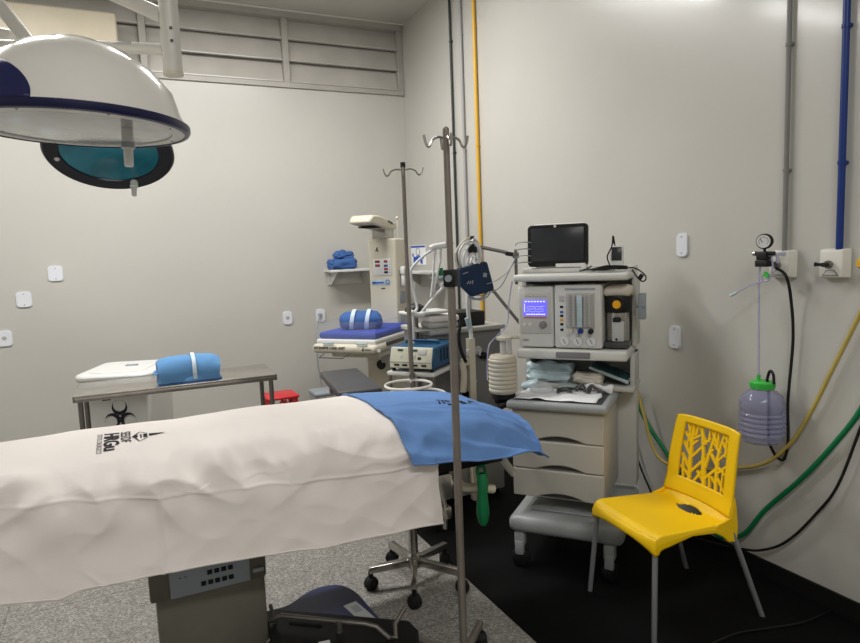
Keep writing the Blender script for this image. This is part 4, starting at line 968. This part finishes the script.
k = MB(); k.tube([(-.10, .0, .137), (-.10, .0, .15), (-.085, .0, .156), (.085, .0, .156), (.10, .0, .15), (.10, .0, .137)], .010, smooth=4); k.build('handle', 'esu', es)
k = MB()
for i in range(5): k.box((.1435, -.06+.045*i, .085), (.003, .012, .07))
k.build('vent', 'rubber', es, smooth=False)

# ================================================================== INFANT WARMER
WA = R(-48); WO = V((1.262, 4.668, 0)); WU = V((cos(WA), sin(WA), 0)); WV = V((-sin(WA), cos(WA), 0))
def ww(u, v, z): return WO+WU*u+WV*v+V((0, 0, z))
iw = thing('infant_warmer', 'cream infant warmer with tall control tower and radiant hood in the room corner', 'infant warmer', tuple(WO), WA)
k = MB(); k.box((.245, .40, .902), (.54, .82, .07), bev=.03, seg=4); k.box((.28, .40, .85), (.40, .6, .05), bev=.01); k.build('bed_frame', 'cream', iw)
MB().box((.245, .38, .952), (.50, .70, .034), bev=.012, seg=3).build('tray', 'white', iw)
MB().box((.245, .38, .992), (.475, .66, .05), bev=.018, seg=4).build('mattress', 'royal', iw)
for a, b in (((-.003, .03, .955), (.493, .036, 1.10)), ((-.003, .03, .955), (.003, .73, 1.10)), ((.487, .03, .955), (.493, .73, 1.10))):
    MB().bx(a, b, bev=.002).build('side_panel', 'clear', iw)
for x in (.12, .40): MB().box((x, -.006, .945), (.09, .012, .016), bev=.003).build('panel_latch', 'pkt', iw)
MB().box((.52, .36, .925), (.02, .40, .03), bev=.006).build('side_rail', 'vinyl', iw)
fw = lambda x0, z0: (lambda x, y, z: V((x0+x, -.0115-.0005, z0+y)))
text_mesh('INTENSIVE CARE UNIT', .026, fw(.0, .902), 'lettering', 'ink', iw, bold=.0012, sx=1.0)
k = MB(); k.prism([(.40, .895), (.41, .918), (.418, .918), (.412, .905), (.42, .895)], .001, lambda x, y, z: V((x, -.0115-z, y))); k.box((.45, -.0118, .904), (.05, .001, .007)); k.build('maker_mark', 'ink', iw, smooth=False)
k = MB(); k.tube([(.08, -.0, .868), (.05, -.03, .84), (.25, -.03, .84), (.29, 0, .868)], .004); k.build('wire_holder', 'vinyl', iw)
MB().lathe([(0, 0), (.012, 0), (.012, .006), (0, .006)], (.54, -.01, .90), (0, -1, 0)).build('lock_button', 'white', iw)
k = MB(); k.bx((.16, .50, .12), (.42, .74, .86), bev=.02, seg=3); k.build('pedestal', 'cream', iw)
MB().lathe([(0, 0), (.04, 0), (.04, .004), (0, .004)], (.29, .50, .70), (0, -1, 0), n=26).build('round_grille', 'black', iw)
k = MB(); k.box((.29, .36, .10), (.10, .80, .06), bev=.015); k.box((.29, .66, .10), (.56, .10, .06), bev=.015); k.build('base', 'cream', iw)
for x, y in ((.29, .0), (.05, .66), (.53, .66)): caster(iw, x, y, .3, .045, zt=.08)
k = MB(); k.box((.43, .40, .79), (.12, .12, .09), bev=.01); k.build('under_box', 'cab_l', iw)
tx, ty = .25, .79
tw = MB(); tw.bx((tx-.125, ty-.11, .62), (tx+.125, ty+.11, 1.705), bev=.018, seg=3); tower = tw.build('tower', 'cream', iw)
yf = ty-.112
MB().box((tx+.0, yf, 1.475), (.165, .006, .135), bev=.003).build('control_panel', 'white', tower)
for x, z, m in ((-.04, 1.52, 'red'), (.035, 1.52, 'red'), (-.04, 1.488, 'red'), (.035, 1.485, 'bluelbl'), (.035, 1.458, 'red'), (.035, 1.432, 'ink')):
    q = MB().box((tx+x, yf-.004, z), (.042 if x < 0 else .034, .004, .018), bev=.002).build('readout', 'ink', tower)
    MB().box((tx+x, yf-.0065, z), (.026, .001, .010)).build('digits', m, q, smooth=False)
for i in range(5): MB().box((tx+.068, yf-.003, 1.43+i*.022), (.008, .003, .008)).build('key', 'wgrey', tower, smooth=False)
k = MB(); k.box((tx-.02, yf-.0015, 1.352), (.17, .003, .042), bev=.001); k.build('blue_label', 'pkt', tower)
k = MB(); k.lathe([(.012, 0), (.018, 0), (.018, .001), (.012, .001)], (tx+.045, yf-.003, 1.355), (0, -1, 0), closed=True); k.box((tx-.035, yf-.0035, 1.348), (.09, .001, .014)); k.box((tx-.08, yf-.0035, 1.348), (.03, .001, .02)); k.build('label_print', 'bluelbl', tower, smooth=False)
k = MB(); k.prism([(-.05, 1.60), (-.03, 1.635), (-.02, 1.635), (-.028, 1.62), (-.015, 1.60), (-.028, 1.60), (-.036, 1.613)], .001, lambda x, y, z: V((tx+x-.01, yf-z, y))); k.build('maker_mark', 'ink', tower, smooth=False)
MB().box((tx+.0, yf, 1.30), (.035, .003, .008)).build('small_mark', 'ink', tower, smooth=False)
k = MB(); k.bx((tx-.09, ty-.10, 1.70), (tx+.04, ty+.06, 1.80), bev=.01); hn = k.build('hood_neck', 'steel', tower)
hp = [(-.44, 1.822), (-.43, 1.86), (-.38, 1.886), (-.25, 1.885), (-.10, 1.858), (.06, 1.835), (.085, 1.80), (.07, 1.775), (-.10, 1.782)]
hd_ = MB().prism([(a*.92, b) for a, b in hp], .19, lambda x, y, z: V((tx-.125+z, ty+x, y))).build('radiant_hood', 'cream', iw, bevel=.02)
MB().bx((tx-.10, ty-.30, 1.790), (tx+.04, ty-.03, 1.80)).build('heater_grille', 'rubber', hd_, smooth=False)
MB().box((tx+.0665, ty-.06, 1.835), (.003, .08, .018), rx=R(-12)).build('nameplate', 'vinyl', hd_, smooth=False)
k = MB(); k.cyl((tx+.10, ty+.0, 1.70), (tx+.10, ty+.0, 1.86), .006); k.ball((tx+.10, ty, 1.87), .014); k.build('probe_rod', 'cream', tower)
k = MB(); k.box((tx+.15, ty-.02, 1.44), (.05, .08, .07), bev=.014); k.box((tx+.15, ty-.02, 1.36), (.04, .07, .10), bev=.016); k.build('side_holder', 'white', tower)
for z in (1.22, 1.05): MB().box((tx+.128, ty-.01, z), (.008, .10, .10), bev=.002).build('side_socket', 'wgrey', tower)
bn = thing('wrapped_bundle', 'blue cloth bundle tied with two white tapes on the infant warmer mattress', 'bundle', tuple(ww(.24, .30, 1.0175)), WA+R(20))
b = MB(); b.lathe([(0, -.17), (.05, -.168), (.080, -.13), (.088, -.05), (.09, .05), (.082, .12), (.05, .155), (0, .16)], (0, 0, .062), (1, 0, 0), n=26)
for v in b.b.verts: v.co.z = max(0, (v.co.z-.062)*.85+.062); 
b.rough_up(.012, 14).build('bundle', 'wrap_d', bn)
for x in (-.06, .055):
    P = [(x+.012*sin(a), .092*cos(a), max(.002, .062+.080*sin(a))) for a in [2*pi*i/30 for i in range(30)]]
    k = MB(); P2 = [V(p) for p in P]
    for off in (-.010, 0, .010): k.tube([p+V((off, 0, .003)) for p in P2], .006, closed=True, n=6)
    k.build('tape', 'tape', bn)

# ================================================================== WALL SHELVES, POSTER
def wall_shelf(label, loc, rz, w, d):
    t = thing('wall_shelf', label, 'shelf', loc, rz)
    MB().box((0, -d/2, .012), (w, d, .024), bev=.003).build('board', 'white', t)
    MB().box((0, -.008, -.06), (w-.06, .016, .12), bev=.002).build('back_batten', 'grey_p', t)
    for x in (-w/2+.06, w/2-.06):
        MB().prism([(-.001, 0), (-d+.02, 0), (-d+.02, -.02), (-.03, -.12), (-.001, -.12)], .012, lambda a, b, z: V((x-.006+z, a, b))).build('bracket', 'grey_p', t)
    return t
s0 = ony(331, 271, 5.70); s1 = ony(372, 272, 5.70)
wall_shelf('white wall shelf left of the infant warmer tower', ((s0.x+2.17)/2, YB, 1.428), 0, 2.17-s0.x, .22)
wall_shelf('white wall shelf on the right wall below the blue poster', (XR, 5.42, 1.385), R(-90), .62, .20)
fb = thing('folded_bundle', 'deep blue folded cloth bundle with a tied top on the wall shelf', 'bundle', (1.87, 5.79, 1.4525))
MB().box((0, 0, .045), (.25, .18, .09), bev=.03, seg=4).rough_up(.016, 14, 0, 4).build('lower_fold', 'wrap_d', fb)
MB().box((.02, 0, .115), (.15, .12, .06), bev=.025, seg=4).rough_up(.028, 20, 4, 3).build('tied_top', 'wrap_d', fb)
MB().box((.0, 0, .142), (.07, .06, .05), bev=.02, seg=3).rough_up(.022, 26, 7, 3).build('knot', 'wrap_d', fb)
q0, q1 = onx(411.5, 255, XR), onx(426, 255, XR); pw = abs(q0.y-q1.y)
po = thing('wall_poster', 'small white poster printed in blue on the right wall near the room corner', 'poster', (XR-.004, (q0.y+q1.y)/2, 1.555), R(-90))
MB().box((0, .001, 0), (pw, .004, .19), bev=.001).build('sheet', 'paper', po, smooth=False)
k = MB(); k.box((0, -.0018, .080), (pw*.96, .001, .018)); k.prism([(-.11, -.085), (-.05, -.085), (-.02, -.045), (.03, -.045), (.06, -.085), (.10, -.085), (.10, -.05), (.05, -.01), (0, .005), (-.06, -.02), (-.11, -.01)], .001, lambda x, y, z: V((x, -.0014-z, y))); k.box((.11, -.0018, -.02), (.03, .001, .04)); k.box((-.12, -.0018, -.0), (.03, .001, .03)); k.build('blue_print', 'bluelbl', po, smooth=False)
k = MB(); k.lathe([(.035, 0), (.046, 0), (.046, .001), (.035, .001)], (0, -.0016, .03), (0, -1, 0), closed=True); k.build('grey_ring', 'wgrey', po)

# ================================================================== INSTRUMENT TABLE AND WHAT STANDS BY IT
fl, fr, bl, br = onz(72, 397, .85), onz(277, 374, .85), onz(92, 384, .85), onz(255, 364.6, .85)
tL = (fr-fl).length; ta = math.atan2(fr.y-fl.y, fr.x-fl.x); tD = .45
it = thing('instrument_table', 'stainless steel instrument table with tubular legs behind the operating table', 'table', (fl.x, fl.y, 0), ta)
k = MB(); k.box((tL/2, tD/2, .842), (tL, tD, .016), bev=.004); k.box((tL/2, .006, .83), (tL, .012, .036), bev=.003); k.box((tL/2, tD-.006, .83), (tL, .012, .036)); k.box((.006, tD/2, .83), (.012, tD, .036)); k.box((tL-.006, tD/2, .83), (.012, tD, .036)); k.build('top', 'steel', it)
for x in (.035, tL-.035):
    for y in (.035, tD-.035): MB().cyl((x, y, .02), (x, y, .83), .0145, n=18).build('leg', 'steel_d', it); COL.objects[-1].name = 'leg'; MB().cyl((x, y, 0), (x, y, .03), .018).build('foot', 'rubber', it)
MB().bx((.03, .03, .22), (tL-.03, tD-.03, .235), bev=.003).build('lower_shelf', 'steel', it)
k = MB(); k.box((.20, .06, .818), (.03, .03, .02)); k.tube([(.14, .1, .82), (.15, .05, .80), (.19, .05, .80), (.2, .06, .815)], .004); k.build('hook_catch', 'vinyl', it)
bq = onz(186, 382, .86)
sb = thing('sterile_pack', 'light blue wrapped sterile pack with pale tape on the instrument table', 'pack', (bq.x+.03, bq.y+.12, .8505), ta+R(2)); sb.scale = (1.12, 1.1, 1.08)
k = MB(); k.grid(lambda a, b: V(((a-.5)*.33*(1-.10*abs(2*b-1)**3)+.008*noise.noise(V((a*4, b*5, 2))), .095*cos(pi*b)*(1+.06*sin(a*9)), (.012+.135*sin(pi*b)**.6)*(1-.18*abs(2*a-1)**5)+.006*noise.noise(V((a*6, b*6, 6))))), 40, 24)
k.grid(lambda a, b: V(((1 if b > .5 else -1)*.165*(1-.10*abs(2*a-1)**3), .095*cos(pi*a), (.012+.135*sin(pi*a)**.6)*.82*(1-abs(2*b-1) if False else (abs(2*b-1))))), 24, 2)
for v in k.b.verts: v.co.z = max(v.co.z, .001)
k.build('wrapping', 'wrap', sb, ang=60)
MB().box((0, 0, .006), (.33, .19, .012), bev=.004).build('bottom_fold', 'wrap_d', sb)
k = MB(); k.grid(lambda a, b: V((.012+.022*a, .097*cos(pi*b), .0155+.138*sin(pi*b)**.6+.003)), 2, 24); k.build('tape', 'tape', sb, solid=.001)
k = MB(); k.prism([(-.165, -.09), (-.19, -.04), (-.175, .02), (-.14, .07), (-.12, 0)], .004, lambda x, y, z: V((x, y, .07+z+.06*(x+.165)/.05*.3-.3*abs(y)*.3))); k.build('loose_corner', 'wrap', sb)
# waste bin
l0, l1 = onz(73, 380, .86), onz(154, 376, .86); ba = R(-20)
bi = thing('waste_bin', 'white lidded waste bin with a black biohazard symbol behind the instrument table', 'bin', (-.095, 4.70, 0), ba)
MB().prism([(-.205, .02), (.205, .02), (.225, .82), (-.225, .82)], .50, lambda x, y, z: V((x, z-.0, y))).build('body', 'grey_p', bi, bevel=.02)
k = MB(); k.prism(rrect(.50, .58, .085), .05, lambda x, y, z: V((x, .24+y, .82+z))); k.build('lid', 'white', bi, bevel=.018); MB().prism(rrect(.36, .44, .06), .008, lambda x, y, z: V((x, .24+y, .868+z))).build('lid_panel', 'white', bi, bevel=.005)
k = MB(); k.box((.03, .26, .879), (.08, .03, .012), bev=.004); k.build('lid_catch', 'wgrey', bi)
k = MB(); k.bx((-.10, -.06, .0), (.10, .02, .03), bev=.006); k.build('pedal', 'black', bi)
# biohazard sign on its front
sc = .080; cy = .582; cxx = .02
fpz = lambda x, y, z: V((cxx+x, -.0028-z+.0, cy+y))
k = MB()
def arc(cx_, cy_, r0, r1, a0, a1, n=36, off=0.0):
    """crescent between two circles"""
    out = []; 
    for i in range(n+1): a = a0+(a1-a0)*i/n; out.append((cx_+r1*cos(a), cy_+r1*sin(a)))
    return out
def crescent(ang):
    d = V((cos(ang), sin(ang))); c_out = d*.72*sc; Ro = .62*sc; c_in = d*.88*sc; Ri = .50*sc
    gap = R(26); pts = []
    for i in range(41): a = ang+gap*.6+(2*pi-2*gap*.6)*i/40; pts.append((c_out.x+Ro*cos(a), c_out.y+Ro*sin(a)))
    for i in range(41): a = ang-gap-(2*pi-2*gap)*i/40; pts.append((c_in.x+Ri*cos(a), c_in.y+Ri*sin(a)))
    vs = [k.b.verts.new(fpz(x, y, 0)) for x, y in pts]
    for i in range(40): k.b.faces.new((vs[i], vs[i+1], vs[80-i], vs[81-i]))
for a in (90, 210, 330): crescent(R(a))
for i in range(3):
    a0 = R(90+120*i+22); pts = [(.52*sc*cos(a0+R(76)*j/12), .52*sc*sin(a0+R(76)*j/12)) for j in range(13)]; pin = [(.40*sc*cos(a0+R(76)*j/12), .40*sc*sin(a0+R(76)*j/12)) for j in range(13)]
    vs = [k.b.verts.new(fpz(x, y, .0004)) for x, y in pts]; vi = [k.b.verts.new(fpz(x, y, .0004)) for x, y in pin]
    for j in range(12): k.b.faces.new((vs[j], vs[j+1], vi[j+1], vi[j]))
k.lathe([(.10*sc, 0), (.22*sc, 0), (.22*sc, .0006), (.10*sc, .0006)], tuple(fpz(0, 0, 0)), (0, -1, 0), closed=True, n=24)
k.build('biohazard_sign', 'ink', bi, smooth=False)
# stools by the back wall
rs = onz(281, 398, .45)
rt_ = thing('plastic_stool', 'red plastic stool by the back wall at the end of the instrument table', 'stool', (rs.x, rs.y+.02, 0)); rt_.scale = (.95, .95, 1.06)
k = MB(); k.lathe([(0, .432), (.145, .432), (.155, .438), (.155, .45), (.14, .456), (0, .456)], n=4) if False else k.box((0, 0, .442), (.27, .27, .024), bev=.011, seg=3); k.build('seat', 'red', rt_)
for sx_ in (-1, 1):
    for sy_ in (-1, 1): MB().box((sx_*.125, sy_*.125, .217), (.035, .035, .434), ry=-sx_*.10, rx=sy_*.10, bev=.008).build('leg', 'red', rt_)
for i in range(4):
    a = i*pi/2
    for sg in (-1, 1): MB().tube([V((.118*cos(a)-sg*.012*sin(a), .118*sin(a)+sg*.012*cos(a), .425)), V((.130*cos(a)-sg*.10*sin(a), .130*sin(a)+sg*.10*cos(a), .28))], .010, n=8).build('brace', 'red', rt_)
gs = onz(327, 392, .42)
gt = thing('step_stool', 'pale grey plastic step stool partly hidden by the head of the table', 'step stool', (gs.x+.03, gs.y+.02, 0)); gt.scale = (1, 1, 1.04)
k = MB(); k.box((0, 0, .405), (.32, .24, .035), bev=.014, seg=3); k.build('tread', 'wgrey', gt)
for x in (-.14, .14): MB().prism([(-.13, 0), (-.11, .395), (.11, .395), (.13, 0), (.09, 0), (.06, .22), (-.06, .22), (-.09, 0)], .025, lambda a, b, z: V((x-.0125+z, a, b))).build('side_leg', 'grey_f', gt, bevel=.004)
# padded arm table
cs = [onz(*p, .81) for p in ((322, 372), (355, 367), (379, 386), (342, 394))]; ac = sum(cs, V((0, 0, 0)))/4
aa = math.atan2(cs[0].y-cs[3].y, cs[0].x-cs[3].x); al = ((cs[0]-cs[3]).length+(cs[1]-cs[2]).length)/2; aw = ((cs[0]-cs[1]).length+(cs[2]-cs[3]).length)/2
at_ = thing('padded_arm_table', 'flat charcoal padded arm table between the infant warmer and the operating table', 'arm table', (ac.x, ac.y, 0), aa)
MB().box((0, 0, .785), (al, aw, .05), bev=.014, seg=3).build('pad', 'vinyl', at_)
MB().box((0, 0, .748), (al*.9, aw*.8, .02), bev=.003).build('board', 'black', at_)
k = MB(); k.cyl((0, 0, .05), (0, 0, .745), .02); k.box((al*.2, aw*.3, .72), (.05, .05, .04)); k.build('post', 'steel_d', at_)
MB().lathe([(0, 0), (.20, 0), (.20, .02), (.05, .05), (0, .05)], n=32).build('foot', 'steel_d', at_)

# ================================================================== AIR CONDITIONER
ai = thing('air_conditioner', 'cream split air conditioner mounted high on the back wall over the window', 'air conditioner', (-.325, YB-.06, 3.135))
k = MB(); k.bx((-.46, -.20, .07), (.46, .055, .36), bev=.025, seg=4); k.build('casing', 'ac', ai)
k = MB(); k.bx((-.455, -.185, .0), (.455, .05, .075), bev=.015, seg=3); k.build('lower_housing', 'ac', ai)
MB().bx((-.42, -.19, .052), (.22, -.17, .062)).build('air_slot', 'cab', ai, smooth=False)
MB().bx((.24, -.188, .012), (.44, -.178, .058), bev=.003).build('control_window', 'cream', ai)
MB().box((.40, -.19, .026), (.028, .004, .020), bev=.001).build('sensor_window', 'black', ai)
MB().box((-.34, -.2015, .29), (.05, .002, .010)).build('badge', 'steel_d', ai, smooth=False)

# ================================================================== SURGICAL LIGHTS
def disc_frame(n):
    n = V(n).normalized(); x = V((1, 0, 0)); x = (x-n*x.dot(n)).normalized(); return x, n.cross(x), n
def orient(o, n):
    x, y, z = disc_frame(n); o.rotation_mode = 'QUATERNION'; o.rotation_quaternion = Matrix((x, y, z)).transposed().to_quaternion()
dA = 2.15; cA = CAM+ray(79, 128.5)*dA
LA = thing('surgical_light', 'large white domed surgical light with navy rim nearest the picture corner', 'surgical light', tuple(cA))
orient(LA, (.035, -.0, 1)); RA = .343
pr = [(RA, 0), (RA+.004, .012), (RA-.004, .02), (RA-.02, .05), (RA*.87, .125), (RA*.71, .190), (RA*.51, .240), (RA*.28, .268), (.08, .278), (0, .279)]
MB().lathe([(V((a, b, 0)).x, V((a, b, 0)).y) for a, b in pr[2:]], n=72).build('dome', 'enamel', LA)
MB().lathe([(RA-.006, .021), (RA+.006, .019), (RA+.007, .003), (RA+.001, -.006), (RA-.012, -.008), (RA-.012, .012)], n=72, closed=True).build('rim', 'rim', LA)
MB().lathe([(RA-.013, -.004), (RA-.055, -.0065), (RA-.058, .004), (RA-.013, .004)], n=72, closed=True).build('bezel_ring', 'grey_p', LA)
MB().lathe([(RA-.058, -.002), (RA*.5, -.006), (0, -.007)], n=64).build('lens', 'lens', LA)
inv = Matrix(disc_frame((.035, -.0, 1)))
def la(p): return inv @ (V(p)-cA)
hp_ = la(CAM+ray(127, 126)*2.13); hx, hy = hp_.x, hp_.y
k = MB(); k.lathe([(0, 0), (.018, 0), (.018, -.045), (.020, -.047), (.020, -.065), (.015, -.068), (.0145, -.12), (.012, -.124), (0, -.124)], (hx, hy, -.005), n=24); hdl = k.build('handle', 'grey_p', LA)
MB().lathe([(0, 0), (.022, 0), (.022, -.018), (0, -.018)], (hx, hy, -.05), n=24).build('handle_collar', 'wgrey', hdl)
k = MB()
for j in range(8): a = j*pi/4+.3; k.cyl(((RA-.034)*cos(a), (RA-.034)*sin(a), -.0045), ((RA-.034)*cos(a), (RA-.034)*sin(a), -.0075), .004, n=8)
k.build('screw', 'steel_d', LA)
# navy patch at the left of the dome
def dome_r(h):
    for (a, b), (c, d) in zip(pr[2:], pr[3:]):
        if b <= h <= d: return a+(c-a)*(h-b)/(d-b)
    return 0
def patch_pt(a, b):
    h = .022+.125*b; ang = R(218)+R(34)*(a-.5)*2*math.sqrt(max(.02, 1-b*b*.92)); r = dome_r(h)+.003
    return V((r*cos(ang), r*sin(ang), h))
MB().grid(patch_pt, 20, 16).build('navy_cover', 'navy', LA, solid=.003)
dB = 2.82; cB = CAM+ray(110, 152)*dB
vB = ray(112, 148).normalized(); dnB = (AY-vB*AY.dot(vB)).normalized(); nB = -(-vB*.60+dnB*.80).normalized()      # lens faces down and towards the foot of the room
M['rim_b'] = mat('black_navy_rim', (11, 13, 30), .3, var=.1)
LB = thing('surgical_light', 'smaller surgical light with teal lens behind the white dome, hung from a white ceiling tube', 'surgical light', tuple(cB))
orient(LB, nB); RB = .254
prb = [(RB-.01, .02), (RB*.88, .09), (RB*.6, .14), (RB*.25, .155), (0, .16)]
MB().lathe(prb, n=60).build('dome', 'rim_b', LB)
MB().lathe([(RB-.012, .022), (RB+.005, .018), (RB+.008, -.01), (RB, -.02), (RB-.055, -.014), (RB-.06, .0)], n=60, closed=True).build('rim', 'rim_b', LB)
MB().lathe([(RB-.058, -.008), (RB*.4, -.012), (0, -.013)], n=56).build('lens', 'teal', LB)
invB = Matrix(disc_frame(nB))
def lb(d):
    t = nB.dot(cB-CAM)/nB.dot(d); return invB @ (CAM+d*t-cB)
hb = lb(ray(134, 179)); hb.z = -.014
k = MB(); k.lathe([(0, 0), (.016, 0), (.018, -.03), (.012, -.034), (.011, -.075), (0, -.077)], tuple(hb), n=20); k.build('handle', 'grey_p', LB)
sk = lb(ray(57, 156)); MB().lathe([(0, 0), (.012, 0), (.008, -.006), (0, -.007)], (sk.x, sk.y, -.016), n=18).build('status_light', 'label', LB)
# arms
def armw(label, pieces, t=None):
    o0 = V(t.location) if t else pieces[0][1][0]; t = t or thing('light_arm', label, 'lamp arm', tuple(o0))
    for nm, pts, r in pieces:
        MB().tube([p-o0 for p in pts], r, n=22, smooth=4 if len(pts) > 2 else 0).build(nm, 'arm', t)
    return t
dV = 2.42; v0 = CAM+ray(173.5, 74)*dV; v1 = V((v0.x, v0.y, ZC-.06)); 
ta_ = armw('white ceiling drop tube with side arms carrying the surgical lights, in front of the window', [('drop_tube', [v0, v1], .0345)])
MB().lathe([(0, 0), (.036, 0), (.036, .012), (0, .012)], (0, 0, -.006), n=24).build('end_cap', 'cream', ta_)
MB().lathe([(0, 0), (.16, 0), (.15, .05), (.06, .06), (0, .06)], (0, 0, ZC-.061-v0.z), n=32).build('ceiling_plate', 'arm', ta_)
for z in (.11, .155): MB().cyl((.0, -.033, z), (.0, -.037, z), .006, n=10).build('bolt', 'vinyl', ta_)
a0 = CAM+ray(172, 51)*dV; a0.x, a0.y = v0.x, v0.y; a1 = CAM+ray(92, 46)*2.5
d0 = (a1-a0).normalized()
ha = armw('', [('spring_arm', [a0+d0*.030, a1, a1+V((-.10, .03, -.005)), cB+nB*.22+V((-.02, .02, .06)), cB+nB*.155], .021)], ta_)
k = MB(); k.box((a0+d0*.22)-v0+V((0, -.0205, .006)), (.08, .004, .018), rz=math.atan2(d0.y, d0.x)); k.build('label', 'label', ha)
b0_ = CAM+ray(167, 21)*dV; b0_.x, b0_.y = v0.x, v0.y; b1_ = CAM+ray(95, -14)*2.5; d1 = (b1_-b0_).normalized()
armw('', [('upper_arm', [b0_+d1*.030, b1_, b1_+d1*.4], .027)], ta_)
top = LA.location+V((-.12, .0, .26))
l_a = CAM+ray(27, 40)*2.28; l_b = CAM+ray(-22, -22)*2.35
ld = armw('white steep and level tubes meeting the dome top of the large surgical light', [('steep_tube', [l_a+(l_a-l_b)*.08, l_a, l_b, l_b+(l_b-l_a)*.6, V((l_b.x-.62, l_b.y+.05, ZC-.5)), V((l_b.x-.62, l_b.y+.05, ZC-.004))], .024)])
l_c = CAM+ray(18, 47)*2.33; l_d = CAM+ray(-60, 40)*2.40
armw('', [('level_tube', [l_c, l_d], .022)], ld)
l_e = CAM+ray(14, 36)*2.45; l_f = CAM+ray(-60, 22)*2.5
armw('', [('level_tube', [l_e, l_f], .022)], ld)
def join_arms(src, dst):
    """the arms belong to the light they carry"""
    Md = Matrix.LocRotScale(dst.location, dst.rotation_quaternion, None)
    for c in list(src.children):
        c.parent = dst; c.matrix_parent_inverse = Md.inverted(); c.location = src.location
    bpy.data.objects.remove(src)
join_arms(ta_, LB); join_arms(ld, LA)
